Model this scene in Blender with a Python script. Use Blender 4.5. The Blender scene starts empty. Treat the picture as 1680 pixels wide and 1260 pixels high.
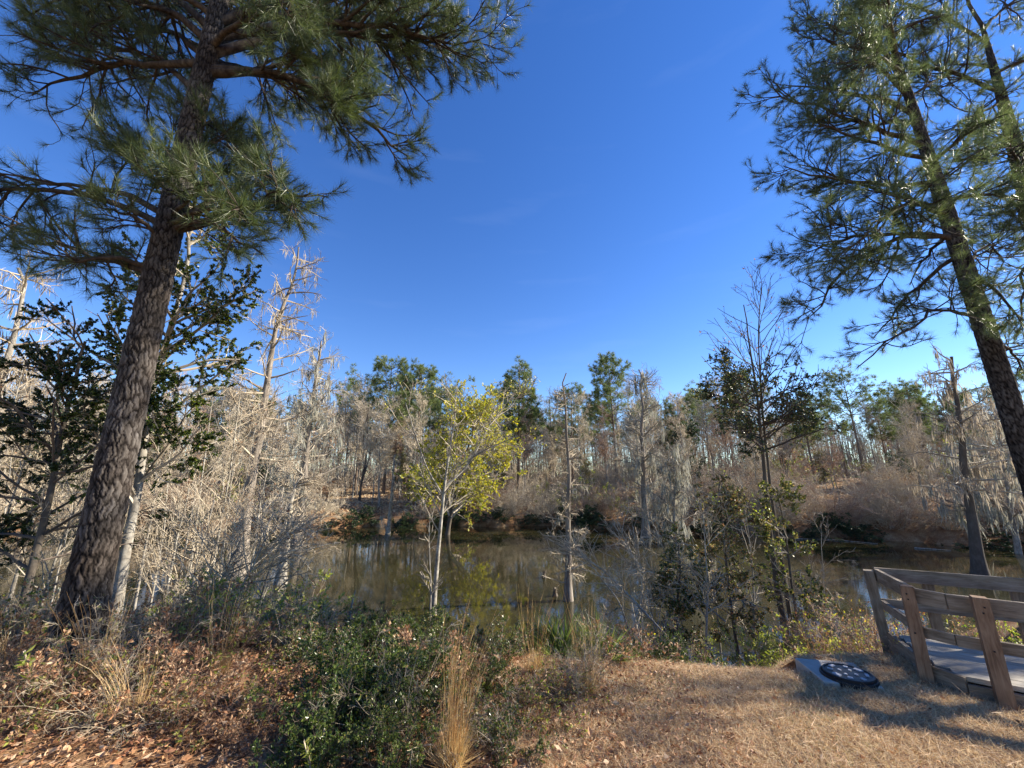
import bpy, math, numpy as np
C = bpy.context.scene.collection
rng = np.random.default_rng(11)
PITCH = math.radians(14.0); F = 650.0; EYE = 3.4
cp, sp = math.cos(PITCH), math.sin(PITCH)
A = np.array
# ------------------------------------------------------------------ projection helpers
def ray(px, py):
    u = (px-840)/F; v = (630-py)/F
    return A([u, cp - v*sp, sp + v*cp])
def at(px, py, Y):
    d = ray(px, py); return A([0, 0, EYE]) + d*(Y/d[1])
def atz(px, py, z):
    d = ray(px, py); return A([0, 0, EYE]) + d*((z-EYE)/d[2])
# ------------------------------------------------------------------ terrain
def sstep(a, b, x):
    t = np.clip((x-a)/(b-a), 0, 1); return t*t*(3-2*t)
_w = np.random.default_rng(3).normal(size=(26, 4))
def bumps(x, y, s):
    z = 0*x
    for k in range(26):
        z = z + np.sin(x*_w[k,0]/s + y*_w[k,1]/s + _w[k,2]*6)*(.4+abs(_w[k,3]))
    return z/26
def shore_far(x):
    return np.interp(x, [-90,-45,-28,-19,-15,-9,3,7,10,21,26,40,90], [14,26,31,32,31.2,33.4,33.4,31.5,28.4,26.6,22.4,19,10]) + .5*np.sin(x*.9)+.3*np.sin(x*2.1+1)
def gz(x, y):
    x = np.asarray(x, float); y = np.asarray(y, float)
    sn = np.interp(x, [-20,-6,-2,2,6,30], [9.2,8.6,8.3,8.6,9.0,9.4])
    near = 1.66 - .9*sstep(4.5, 6.2, y+.12*x*(x>0)*(x<3)) - 1.6*sstep(6.0, sn+1.2, y) + .06*bumps(x, y, .5)*(y<8) + .02*bumps(x, y, .12)
    near = near + .10*sstep(1.0, -3.0, x)*sstep(6,4,y)
    d = y - shore_far(x)
    far = -.9 + 1.5*sstep(-.5, .7, d) + 1.1*sstep(.5, 5.5, d) + 1.0*sstep(5, 25, d) + .5*sstep(20, 90, d) + .25*bumps(x, y, 3.)*sstep(1,6,d)
    far = far + 1.2*sstep(18, 40, x)*sstep(2, 14, d)
    near = near + 1.3*sstep(7.5, 11, x)*sstep(4, 6, y)*sstep(11.5, 9.5, y)
    return np.where(y < 13, near, far)
def gpt(x, y): return A([x, y, float(gz(x, y))])
# ------------------------------------------------------------------ mesh accumulation
class MB:
    def __init__(s): s.v = []; s.f = []; s.n = 0
    def add(s, v, f, m=0):
        v = np.asarray(v, float).reshape(-1, 3); f = np.asarray(f, int)
        s.v.append(v); s.f.append((f + s.n, m)); s.n += len(v); return s
    def mesh(s, name, mats, origin=(0,0,0), smooth=False):
        V = np.concatenate(s.v) - A(origin, dtype=float)
        me = bpy.data.meshes.new(name)
        me.vertices.add(len(V)); me.vertices.foreach_set('co', V.astype(np.float32).ravel())
        idx = np.concatenate([f.ravel() for f, m in s.f]); tot = np.concatenate([np.full(len(f), f.shape[1]) for f, m in s.f])
        mi = np.concatenate([np.full(len(f), m) for f, m in s.f])
        me.loops.add(len(idx)); me.loops.foreach_set('vertex_index', idx.astype(np.int32))
        me.polygons.add(len(tot)); st = np.concatenate([[0], np.cumsum(tot)[:-1]])
        me.polygons.foreach_set('loop_start', st.astype(np.int32))
        me.polygons.foreach_set('material_index', mi.astype(np.int32))
        me.polygons.foreach_set('use_smooth', np.full(len(tot), smooth))
        for m in (mats if isinstance(mats, (list, tuple)) else [mats]): me.materials.append(m)
        me.update(calc_edges=True); return me
def norm(v): return v/(np.linalg.norm(v, axis=-1, keepdims=True)+1e-9)
def tubes(mb, P, R, s=4, m=0):
    P = np.asarray(P, float); R = np.asarray(R, float)
    if P.ndim == 2: P = P[None]; R = R[None]
    N, K, _ = P.shape
    T = norm(np.gradient(P, axis=1)); mean = norm(P[:, -1]-P[:, 0])
    ref = np.where(np.abs(mean[:, 2:3]) < .8, A([[0,0,1.]]), A([[0,1.,0]]))
    U = norm(np.cross(T, ref[:, None])); W = np.cross(T, U)
    a = np.arange(s)*2*np.pi/s
    V = P[:, :, None] + R[:, :, None, None]*(np.cos(a)[:, None]*U[:, :, None] + np.sin(a)[:, None]*W[:, :, None])
    b = (np.arange(N)*K*s)[:, None, None] + (np.arange(K-1)*s)[None, :, None]; j = np.arange(s)[None, None]; j2 = (j+1) % s
    q = np.stack([b+j, b+j2, b+s+j2, b+s+j], -1).reshape(-1, 4)
    return mb.add(V.reshape(-1, 3), q, m)
def grow(P, R, n, t0, t1, L, ang, trop=(0,0,0), wan=.15, K=4, rmax=.02, rmin=.004, flat=1., short=.5, rf=.7, per=None):
    P = np.asarray(P, float); R = np.asarray(R, float)
    if P.ndim == 2: P = P[None]; R = R[None]
    N, Kp, _ = P.shape
    ln = np.linalg.norm(np.diff(P, axis=1), axis=2).sum(1)
    idx = rng.choice(N, size=n, p=ln/ln.sum()) if per is None else np.repeat(np.arange(N), per)
    n = len(idx); t = rng.uniform(t0, t1, n); g = t*(Kp-1)*.9999; i = g.astype(int); f = (g-i)[:, None]
    pos = P[idx, i]*(1-f) + P[idx, i+1]*f; rad = R[idx, i]*(1-f[:, 0]) + R[idx, i+1]*f[:, 0]
    tan = norm(P[idx, i+1]-P[idx, i])
    a = rng.normal(size=(n, 3)); a[:, 2] *= flat; per_ = norm(a-(a*tan).sum(1, keepdims=True)*tan)
    th = rng.uniform(ang[0], ang[1], n)[:, None]
    d = np.cos(th)*tan + np.sin(th)*per_
    tn = (t-t0)/(t1-t0+1e-6)
    ll = L*rng.uniform(.6, 1.25, n)*(1-short*tn)
    out = np.empty((n, K, 3)); out[:, 0] = pos; tr = A(trop, dtype=float)
    for k in range(1, K):
        d = norm(d + wan*rng.normal(size=(n, 3)) + tr)
        out[:, k] = out[:, k-1] + d*(ll/(K-1))[:, None]
    r0 = np.minimum(rad*rf, rmax*rng.uniform(.7, 1.1, n)); r0 = np.maximum(r0, rmin)
    return out, r0[:, None]*np.linspace(1, 0, K)[None]**.8*(1-0) + rmin*np.linspace(0, 1, K)[None]
def leaves(mb, Cn, D, size, asp=.45, m=0, curl=.25):
    Cn = np.asarray(Cn); n = len(Cn); D = norm(D); N = rng.normal(size=(n, 3)); W = norm(np.cross(D, N)); N = np.cross(W, D)
    s = (size*rng.uniform(.6, 1.3, n))[:, None]
    V = np.stack([Cn, Cn+D*s*.5+W*s*asp*.5+N*s*curl*.3, Cn+D*s+N*s*curl*rng.uniform(-1, 1, (n, 1)), Cn+D*s*.5-W*s*asp*.5+N*s*curl*.3], 1)
    return mb.add(V.reshape(-1, 3), np.arange(4*n).reshape(-1, 4), m)
def blades(mb, Cn, D, L, w, m=0):
    n = len(Cn); D = norm(D); W = norm(np.cross(D, rng.normal(size=(n, 3))))
    L = np.broadcast_to(L, (n,))[:, None]; w = np.broadcast_to(w, (n,))[:, None]
    V = np.stack([Cn-W*w/2, Cn+W*w/2, Cn+D*L], 1)
    return mb.add(V.reshape(-1, 3), np.arange(3*n).reshape(-1, 3), m)
def tufts(mb, Cn, D, m_, L, w, spread=.8, back=.08, m=0):
    n = len(Cn); D = np.repeat(norm(D), m_, 0); c = np.repeat(Cn, m_, 0)
    c = c - D*rng.uniform(0, back, (n*m_, 1))
    d = norm(D + spread*rng.normal(size=(n*m_, 3)))
    return blades(mb, c, d, L*rng.uniform(.7, 1.15, n*m_), w, m)
def pts_on(P, n, t0=.3, t1=1.):
    N, K, _ = P.shape; idx = rng.integers(N, size=n); t = rng.uniform(t0, t1, n); g = t*(K-1)*.9999; i = g.astype(int); f = (g-i)[:, None]
    return P[idx, i]*(1-f)+P[idx, i+1]*f, norm(P[idx, i+1]-P[idx, i])
def curtain(mb, P, n, L, t0=.1, t1=1., strands=5, asp=.06, m=0):
    c, _ = pts_on(P, n, t0, t1)
    c = np.repeat(c, strands, 0) + rng.normal(size=(n*strands, 3))*.05*A([1, 1, .3])
    k = np.repeat(rng.uniform(.25, 1., n), strands)
    D = A([[0, 0, -1.]]) + rng.normal(size=(len(c), 3))*.13
    leaves(mb, c, D, L*k, asp, m, .15)
def spline(pts, K):
    p = A(pts, dtype=float); t = np.concatenate([[0], np.cumsum(np.linalg.norm(np.diff(p, axis=0), axis=1))]); t /= t[-1]
    s = np.linspace(0, 1, K); q = np.stack([np.interp(s, t, p[:, i]) for i in range(3)], 1)
    for _ in range(max(1, K//8)):
        q[1:-1] = q[1:-1]*.5 + (q[:-2]+q[2:])*.25
    return q
# ------------------------------------------------------------------ materials
def nt(name):
    m = bpy.data.materials.new(name); m.use_nodes = True; t = m.node_tree; t.nodes.clear()
    return m, t, lambda ty, **k: _nd(t, ty, k)
def _nd(t, ty, k):
    n = t.nodes.new('ShaderNode'+ty)
    for a, b in k.items():
        if a.startswith('i_'):
            key = a[2:].replace('_', ' '); n.inputs[int(key) if key.isdigit() else key].default_value = b
        else: setattr(n, a, b)
    return n
def ramp(t, cols, pos=None):
    r = t.nodes.new('ShaderNodeValToRGB'); e = r.color_ramp.elements
    pos = pos or [i/(len(cols)-1) for i in range(len(cols))]
    while len(e) < len(cols): e.new(.5)
    for i, c in enumerate(cols): e[i].position = pos[i]; e[i].color = (*c, 1)
    return r
def leafmat(name, cols, rough=.5, trans=.3, tcol=1.0, spec=.5):
    m, t, nd = nt(name); L = t.links.new
    g = nd('NewGeometry'); r = ramp(t, cols); L(g.outputs['Random Per Island'], r.inputs[0])
    p = nd('BsdfPrincipled', i_Roughness=rough); p.inputs['Specular IOR Level'].default_value = spec; L(r.outputs[0], p.inputs['Base Color'])
    o = nd('OutputMaterial')
    if trans:
        tr = nd('BsdfTranslucent'); mx = nd('MixShader', i_0=trans); h = nd('HueSaturation', i_Value=1.5*tcol, i_Saturation=1.1)
        L(r.outputs[0], h.inputs['Color']); L(h.outputs[0], tr.inputs[0]); L(p.outputs[0], mx.inputs[1]); L(tr.outputs[0], mx.inputs[2]); L(mx.outputs[0], o.inputs[0])
    else: L(p.outputs[0], o.inputs[0])
    return m
def bark(name, cols, scale=6, stretch=.25, bump=.6, dist=.02, rough=.9, vor=False, pos=None):
    m, t, nd = nt(name); L = t.links.new
    tc = nd('TexCoord'); mp = nd('Mapping'); mp.inputs['Scale'].default_value = (1, 1, stretch); L(tc.outputs['Object'], mp.inputs[0])
    n1 = nd('TexNoise', i_Scale=scale, i_Detail=8.0, i_Roughness=.7); L(mp.outputs[0], n1.inputs['Vector'])
    r = ramp(t, cols, pos); p = nd('BsdfPrincipled', i_Roughness=rough); p.inputs['Specular IOR Level'].default_value = .15; b = nd('Bump', i_Strength=bump, i_Distance=dist)
    if vor:
        v = nd('TexVoronoi', feature='DISTANCE_TO_EDGE', i_Scale=scale*1.6); L(mp.outputs[0], v.inputs['Vector'])
        mm = nd('Math', operation='MULTIPLY_ADD'); mm.inputs[1].default_value = .6; L(v.outputs[0], mm.inputs[0]); L(n1.outputs[0], mm.inputs[2]); hgt = mm.outputs[0]
    else: hgt = n1.outputs[0]
    L(hgt, r.inputs[0]); L(r.outputs[0], p.inputs['Base Color']); L(hgt, b.inputs['Height']); L(b.outputs[0], p.inputs['Normal'])
    o = nd('OutputMaterial'); L(p.outputs[0], o.inputs[0]); return m
M = {}
M['pbark'] = bark('pine_bark', [(.014,.011,.009), (.04,.03,.024), (.08,.065,.052), (.15,.125,.105)], 14, .25, .8, .008, pos=[.3,.45,.6,.8])
def plate_mat():
    m, t, nd = nt('pine_bark_plates'); L = t.links.new
    a = nd('Attribute', attribute_name='plate'); tc = nd('TexCoord'); mp = nd('Mapping'); mp.inputs['Scale'].default_value = (1, 1, .25); L(tc.outputs['Object'], mp.inputs[0])
    n1 = nd('TexNoise', i_Scale=26.0, i_Detail=7.0, i_Roughness=.7); L(mp.outputs[0], n1.inputs['Vector']); n2 = nd('TexNoise', i_Scale=1.6, i_Detail=4.0); L(tc.outputs['Object'], n2.inputs['Vector'])
    r1 = ramp(t, [(.006,.0055,.005), (.016,.0135,.012), (.052,.045,.040), (.10,.091,.083)], [0,.25,.6,1.]); L(a.outputs['Fac'], r1.inputs[0])
    r2 = ramp(t, [(.45,.42,.4), (1,1,1), (1.5,1.5,1.55)], [.32,.5,.7]); L(n1.outputs[0], r2.inputs[0]); r3 = ramp(t, [(.62,.55,.5), (1.15,1.15,1.15)], [.35,.65]); L(n2.outputs[0], r3.inputs[0])
    x1 = nd('MixRGB', blend_type='MULTIPLY', i_0=1.0); x2 = nd('MixRGB', blend_type='MULTIPLY', i_0=1.0)
    L(r1.outputs[0], x1.inputs[1]); L(r2.outputs[0], x1.inputs[2]); L(x1.outputs[0], x2.inputs[1]); L(r3.outputs[0], x2.inputs[2])
    p = nd('BsdfPrincipled', i_Roughness=.9); p.inputs['Specular IOR Level'].default_value = .12; L(x2.outputs[0], p.inputs['Base Color'])
    b = nd('Bump', i_Strength=.8, i_Distance=.006); L(n1.outputs[0], b.inputs['Height']); L(b.outputs[0], p.inputs['Normal']); L(p.outputs[0], nd('OutputMaterial').inputs[0]); return m
M['plates'] = plate_mat()
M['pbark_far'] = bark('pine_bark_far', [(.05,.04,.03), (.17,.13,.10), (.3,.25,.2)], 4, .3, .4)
M['gbark'] = bark('grey_bark', [(.07,.06,.05), (.22,.20,.17), (.42,.40,.36)], 7, .5, .4, .01, pos=[.3,.5,.72])
M['wbark'] = bark('pale_bark', [(.10,.085,.07), (.24,.22,.18), (.42,.39,.34)], 9, .6, .3, .01, pos=[.36,.48,.66])
M['dbark'] = bark('dark_bark', [(.03,.025,.02), (.09,.075,.06), (.2,.18,.15)], 8, .4, .5, .01)
M['cbark'] = bark('cypress_bark', [(.06,.05,.04), (.2,.17,.14), (.40,.36,.31)], 10, .15, .6, .015, pos=[.3,.52,.75])
M['twig'] = leafmat('pale_twig', [(.16,.12,.08), (.32,.26,.18), (.48,.41,.30)], .8, 0)
M['twig_grey'] = leafmat('grey_twig', [(.16,.13,.095), (.31,.265,.20), (.45,.39,.31)], .85, 0)
M['twig_dark'] = leafmat('dark_twig', [(.05,.04,.03), (.12,.09,.07)], .85, 0)
M['twig_bramble'] = leafmat('bramble_cane', [(.10,.05,.03), (.22,.12,.07), (.34,.23,.14)], .8, 0)
M['twig_far'] = leafmat('dry_brush_twig', [(.28,.22,.15), (.46,.39,.28), (.60,.53,.41)], .85, 0)
M['twig_red'] = leafmat('russet_twig', [(.18,.10,.065), (.34,.22,.15), (.48,.36,.25)], .85, 0)
M['needle'] = leafmat('pine_needles', [(.018,.036,.013), (.045,.07,.022), (.12,.145,.05), (.065,.09,.03)], .42, .32)
M['needle_r'] = leafmat('pine_needles_grey_green', [(.035,.055,.022), (.08,.11,.04), (.17,.20,.08)], .42, .38)
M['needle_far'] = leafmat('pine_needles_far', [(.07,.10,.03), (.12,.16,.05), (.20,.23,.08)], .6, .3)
M['cedar'] = leafmat('cedar_leaf', [(.018,.04,.016), (.04,.07,.025), (.07,.1,.04)], .5, .2)
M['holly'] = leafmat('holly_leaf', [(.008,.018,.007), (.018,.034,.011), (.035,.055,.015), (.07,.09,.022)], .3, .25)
M['hollysun'] = leafmat('holly_leaf_sunlit', [(.05,.09,.015), (.13,.17,.025), (.24,.26,.04)], .4, .45)  # lit copy of the holly leaf, sunlight put into the colour
M['vine'] = leafmat('vine_leaf', [(.03,.05,.015), (.08,.1,.03), (.2,.19,.06), (.30,.2,.08)], .4, .35)
M['gold'] = leafmat('golden_leaf', [(.16,.19,.03), (.34,.33,.04), (.50,.43,.05), (.30,.25,.05)], .5, .45)
M['lime'] = leafmat('lime_leaf', [(.10,.16,.02), (.26,.30,.05), (.42,.42,.10)], .45, .45)
M['myrtle'] = leafmat('myrtle_leaf', [(.014,.036,.010), (.038,.07,.016), (.09,.13,.028), (.18,.21,.05)], .3, .3)
M['brownleaf'] = leafmat('dead_leaf', [(.14,.06,.03), (.28,.13,.06), (.42,.26,.14), (.50,.38,.26)], .7, .25)
M['litter'] = leafmat('fallen_leaf', [(.12,.045,.02), (.28,.12,.05), (.42,.23,.11), (.46,.33,.21), (.22,.09,.045)], .7, .1)
M['straw'] = leafmat('dead_grass', [(.24,.15,.08), (.54,.40,.24), (.74,.62,.42), (.38,.25,.14)], .7, .2)
M['farlitter'] = leafmat('far_fallen_leaf', [(.24,.16,.09), (.46,.33,.19), (.58,.48,.32), (.38,.27,.16)], .7, .1)
M['straw_pine'] = leafmat('fallen_pine_needle', [(.22,.10,.04), (.38,.21,.10), (.46,.30,.17)], .6, .1)
M['straw2'] = leafmat('green_grass', [(.10,.14,.03), (.26,.26,.07), (.40,.34,.15)], .6, .3)
M['broom'] = leafmat('broom_grass', [(.36,.23,.09), (.52,.36,.17), (.62,.50,.28)], .6, .35)
M['palm'] = leafmat('palmetto_leaf', [(.04,.08,.02), (.11,.16,.035), (.24,.26,.06)], .4, .35)
M['moss'] = leafmat('spanish_moss', [(.24,.24,.19), (.36,.35,.29), (.46,.45,.38)], .9, .3, .8)
M['mossb'] = leafmat('spanish_moss_brown', [(.24,.20,.15), (.36,.31,.24), (.46,.41,.33)], .9, .3, .8)
def ground_mat():
    m, t, nd = nt('ground_litter'); L = t.links.new
    tc = nd('TexCoord'); n1 = nd('TexNoise', i_Scale=1.4, i_Detail=7.0, i_Roughness=.65); n2 = nd('TexNoise', i_Scale=38.0, i_Detail=6.0, i_Roughness=.75)
    L(tc.outputs['Object'], n1.inputs['Vector']); L(tc.outputs['Object'], n2.inputs['Vector'])
    r1 = ramp(t, [(.13,.06,.03), (.25,.15,.08), (.40,.30,.18)], [.35,.5,.7]); r2 = ramp(t, [(.25,.25,.25), (1,1,1), (1.7,1.6,1.5)], [.3,.5,.75])
    L(n1.outputs[0], r1.inputs[0]); L(n2.outputs[0], r2.inputs[0])
    mx = nd('MixRGB', blend_type='MULTIPLY', i_0=1.0); L(r1.outputs[0], mx.inputs[1]); L(r2.outputs[0], mx.inputs[2])
    p = nd('BsdfPrincipled', i_Roughness=.95); p.inputs['Specular IOR Level'].default_value = .1
    b = nd('Bump', i_Strength=.8, i_Distance=.03); L(n2.outputs[0], b.inputs['Height']); L(b.outputs[0], p.inputs['Normal']); L(mx.outputs[0], p.inputs['Base Color'])
    L(p.outputs[0], nd('OutputMaterial').inputs[0]); return m
M['ground'] = ground_mat()
def water_mat():
    m, t, nd = nt('pond_water'); L = t.links.new
    tc = nd('TexCoord'); mp = nd('Mapping'); mp.inputs['Scale'].default_value = (1, .45, 1); L(tc.outputs['Object'], mp.inputs[0])
    n1 = nd('TexNoise', i_Scale=5.0, i_Detail=5.0, i_Roughness=.55); n0 = nd('TexNoise', i_Scale=.16, i_Detail=3.0)
    L(mp.outputs[0], n1.inputs['Vector']); L(tc.outputs['Object'], n0.inputs['Vector'])
    r = ramp(t, [(.012,.0125,.006), (.024,.022,.010), (.042,.037,.017)], [.35,.5,.68]); L(n0.outputs[0], r.inputs[0])
    p = nd('BsdfPrincipled', i_Roughness=.015, i_IOR=1.45); L(r.outputs[0], p.inputs['Base Color'])
    b = nd('Bump', i_Strength=.05, i_Distance=.03); L(n1.outputs[0], b.inputs['Height']); L(b.outputs[0], p.inputs['Normal'])
    L(p.outputs[0], nd('OutputMaterial').inputs[0]); return m
M['water'] = water_mat()
def wood_mat(name, cols, sx=(1.2, 14, 14)):
    m, t, nd = nt(name); L = t.links.new
    tc = nd('TexCoord'); mp = nd('Mapping'); mp.inputs['Scale'].default_value = sx; L(tc.outputs['UV'], mp.inputs[0])
    n1 = nd('TexNoise', i_Scale=3.0, i_Detail=8.0, i_Roughness=.7, i_Distortion=.8); L(mp.outputs[0], n1.inputs['Vector'])
    n2 = nd('TexNoise', i_Scale=4.0, i_Detail=4.0); L(tc.outputs['Object'], n2.inputs['Vector'])
    mm = nd('Math', operation='MULTIPLY_ADD'); mm.inputs[1].default_value = .6; L(n2.outputs[0], mm.inputs[0]); L(n1.outputs[0], mm.inputs[2])
    r = ramp(t, cols, [.5,.75,1.0]); L(mm.outputs[0], r.inputs[0])
    p = nd('BsdfPrincipled', i_Roughness=.85); L(r.outputs[0], p.inputs['Base Color']); p.inputs['Specular IOR Level'].default_value = .2
    b = nd('Bump', i_Strength=.5, i_Distance=.004); L(n1.outputs[0], b.inputs['Height']); L(b.outputs[0], p.inputs['Normal'])
    L(p.outputs[0], nd('OutputMaterial').inputs[0]); return m
M['wood'] = wood_mat('weathered_wood', [(.06,.045,.032), (.15,.12,.09), (.26,.22,.175)])
M['post'] = wood_mat('brown_wood', [(.055,.032,.02), (.15,.092,.058), (.26,.175,.115)])
M['deck'] = wood_mat('deck_board_wood', [(.14,.12,.095), (.29,.26,.215), (.42,.39,.335)])
M['concrete'] = bark('concrete', [(.20,.19,.165), (.38,.36,.32), (.5,.48,.44)], 7, 1, .3, .004)
M['lid'] = bark('black_plastic', [(.012,.013,.016), (.02,.021,.024)], 30, 1, .2, .002, rough=.35)
M['lidmark'] = bark('lid_mark_pale', [(.22,.23,.26), (.42,.44,.5)], 12, 1, .1, .001, rough=.4)  # paler tone for the raised shapes on the lid
# ------------------------------------------------------------------ object helpers
def tag(o, label, cat, group=None, kind=None):
    if kind: o['kind'] = kind
    if label: o['label'] = label
    if cat: o['category'] = cat
    if group: o['group'] = group
    return o
def link(name, me, parent=None, loc=None):
    o = bpy.data.objects.new(name, me); C.objects.link(o)
    if parent is not None: o.parent = parent
    if loc is not None: o.location = loc
    return o
def spawn(name, parts, loc, label, cat, group=None, rz=0, sc=1, tilt=(0, 0)):
    """parts: list of (part name, mesh, [sub parts])"""
    r = link(name, None, None, tuple(loc)); r.rotation_euler = (tilt[0], tilt[1], rz); r.scale = (sc, sc, sc) if np.isscalar(sc) else sc
    r.empty_display_size = .2; tag(r, label, cat, group)
    def rec(ps, par):
        for p in ps:
            o = link(p[0], p[1], par)
            if len(p) > 2: rec(p[2], o)
    rec(parts, r); return r
def struct(name, mb, mat, smooth=True):
    o = link(name, mb.mesh(name, mat, smooth=smooth)); o['kind'] = 'structure'; return o
# ------------------------------------------------------------------ ground + water
def axis(fine0, fine1, step, far0, far1):
    a = list(np.arange(fine0, fine1, step)); s = step; x = fine1
    while x < far1: a.append(x); s *= 1.12; x += s
    s = step; x = fine0-step; b = []
    while x > far0: b.append(x); s *= 1.12; x -= s
    return A(b[::-1]+a)
xs = axis(-8, 8, .09, -420, 420); ys = np.concatenate([axis(1.5, 10, .09, -60, 10.1), np.arange(10.5, 22, 1.), np.arange(20.2, 40, .35), np.geomspace(40.3, 600, 60)]); ys = np.unique(np.round(ys, 3))
X, Y = np.meshgrid(xs, ys); Z = gz(X, Y); nx, ny = len(xs), len(ys)
i = (np.arange(ny-1)[:, None]*nx + np.arange(nx-1)).ravel()
struct('ground', MB().add(np.stack([X, Y, Z], -1), np.stack([i, i+1, i+nx+1, i+nx], 1)), M['ground'])
struct('water', MB().add([(-420,5.5,0),(420,5.5,0),(420,60,0),(-420,60,0)], [[0,1,2,3]]), M['water'], False)
# ------------------------------------------------------------------ bark trunk with real plates
def plated_trunk(path, R, sides=80, rings=320, cell=.042, depth=.018, origin=(0,0,0), name='trunk', mat='plates', flare=None):
    P = spline(path, rings); K = rings; t = np.linspace(0, 1, K); rad = np.interp(t, *R)
    if flare: rad = rad*(1 + flare*np.exp(-t*22))
    T = norm(np.gradient(P, axis=0)); U = norm(np.cross(T, A([[0, 1., 0]]))); W = np.cross(T, U)
    a = np.arange(sides)*2*np.pi/sides; Lz = np.linalg.norm(P[-1]-P[0])
    r0 = rad.mean(); G = np.stack(np.broadcast_arrays((a*r0)[None, :], (t*Lz)[:, None]), -1).reshape(-1, 2)
    nc = max(6, int(2*np.pi*r0/cell)); cw = 2*np.pi*r0/nc; chh = cell*4.2; nr = int(Lz/chh)+2
    J = rng.uniform(.08, .92, (nr+2, nc, 2)); G = G + .006*np.stack([np.sin(G[:, 1]*13)*2+np.sin(G[:, 1]*37+1+G[:, 0]*9)+.7*np.sin(G[:, 1]*91+G[:, 0]*31), 3*np.sin(G[:, 0]*67)], 1)
    ci = np.floor(G[:, 0]/cw).astype(int); ri = np.clip(np.floor(G[:, 1]/chh).astype(int), 0, nr-1); D1 = np.full(len(G), 9.); D2 = D1.copy()
    for di in (-1, 0, 1):
        for dj in (-1, 0, 1):
            rr_ = np.clip(ri+dj, 0, nr+1); jj = J[rr_, (ci+di) % nc]
            d = np.hypot((ci+di+jj[:, 0])*cw-G[:, 0], ((ri+dj+jj[:, 1])*chh-G[:, 1])*.235)
            D2 = np.where(d < D1, D1, np.minimum(D2, d)); D1 = np.minimum(D1, d)
    lay = rng.uniform(.6, 1., (nr+2, nc)); out = D2-D1
    h = (np.clip(out/(cell*.42), 0, 1)**.55).reshape(K, sides)*depth*lay[ri, ci % nc].reshape(K, sides) + .0022*rng.normal(size=(K, sides))
    V = P[:, None] + (rad[:, None]-depth+h)[..., None]*(np.cos(a)[None, :, None]*U[:, None] + np.sin(a)[None, :, None]*W[:, None])
    b = (np.arange(K-1)*sides)[:, None]; j = np.arange(sides)[None]; j2 = (j+1) % sides
    me = MB().add(V.reshape(-1, 3), np.stack([b+j2, b+j, b+sides+j, b+sides+j2], -1).reshape(-1, 4)).mesh(name, M[mat], origin, True)
    at_ = me.attributes.new('plate', 'FLOAT', 'POINT'); at_.data.foreach_set('value', np.clip(h/depth, 0, 1).astype(np.float32).ravel())
    return me, P, rad
# ------------------------------------------------------------------ near pines
def pine_limb(S, E, r, sag=.15, dens=5., nsub=8, mt=46, NL=.19, w=.0042, mat='needle', origin=(0,0,0), sidelen=.36, base=.22):
    S = A(S); E = A(E); L = np.linalg.norm(E-S); t = np.linspace(0, 1, 12)[:, None]
    P = S + (E-S)*t + A([[0, 0, 1.]])*sag*L*np.sin(np.pi*t) + np.cumsum(rng.normal(size=(12, 3))*.018*L, 0)*t**.5
    R = r*(1-t[:, 0])**.8 + .009
    mb = MB(); nb = MB(); tubes(mb, P, R, 8)
    n2 = max(5, int(L*dens)); P2, R2 = grow(P, R, n2, base, 1., max(.45, sidelen*L), (.5, 1.15), (0, 0, .03), .16, 6, r*.5, .006, flat=.45, short=.45)
    tubes(mb, P2, R2, 5)
    P3, R3 = grow(P2, R2, n2*nsub, .2, 1., .42, (.4, 1.1), (0, 0, .08), .2, 4, .008, .0035, flat=.6, short=.3); tubes(mb, P3, R3, 3)
    e = P3[:, -1]; d = P3[:, -1]-P3[:, -2]
    e2 = P2[:, -1]; d2 = P2[:, -1]-P2[:, -2]
    s = rng.random(len(P3)) < .7; e3 = (P3[:, 2])[s]; d3 = (P3[:, 2]-P3[:, 1])[s]
    tufts(nb, np.concatenate([e, e2, e3, P[-1:]]), np.concatenate([d, d2, d3, P[-1:]-P[-2:-1]]), mt, NL, w, .62, .09)
    return ('branch', mb.mesh('branch', M['pbark'], origin, True), [('needles', nb.mesh('needles', M[mat], origin))])
def on(P, z):
    k = np.argmin(np.abs(P[:, 2]-z)); return P[k]
def near_pine(label, base, top, Rr, limbs, mat, **kw):
    path = [base-A([0, 0, .3]), base+(top-base)*.33, base+(top-base)*.66, top]
    me, P, rad = plated_trunk(path, Rr, origin=base, **kw)
    parts = [('trunk', me)]
    for lb in limbs:
        z, E, r, o = lb; S = on(P, z); parts.append(pine_limb(S, E, r, mat=mat, origin=base, **o))
    return spawn('pine_tree', parts, base, label, 'pine tree')
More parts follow.
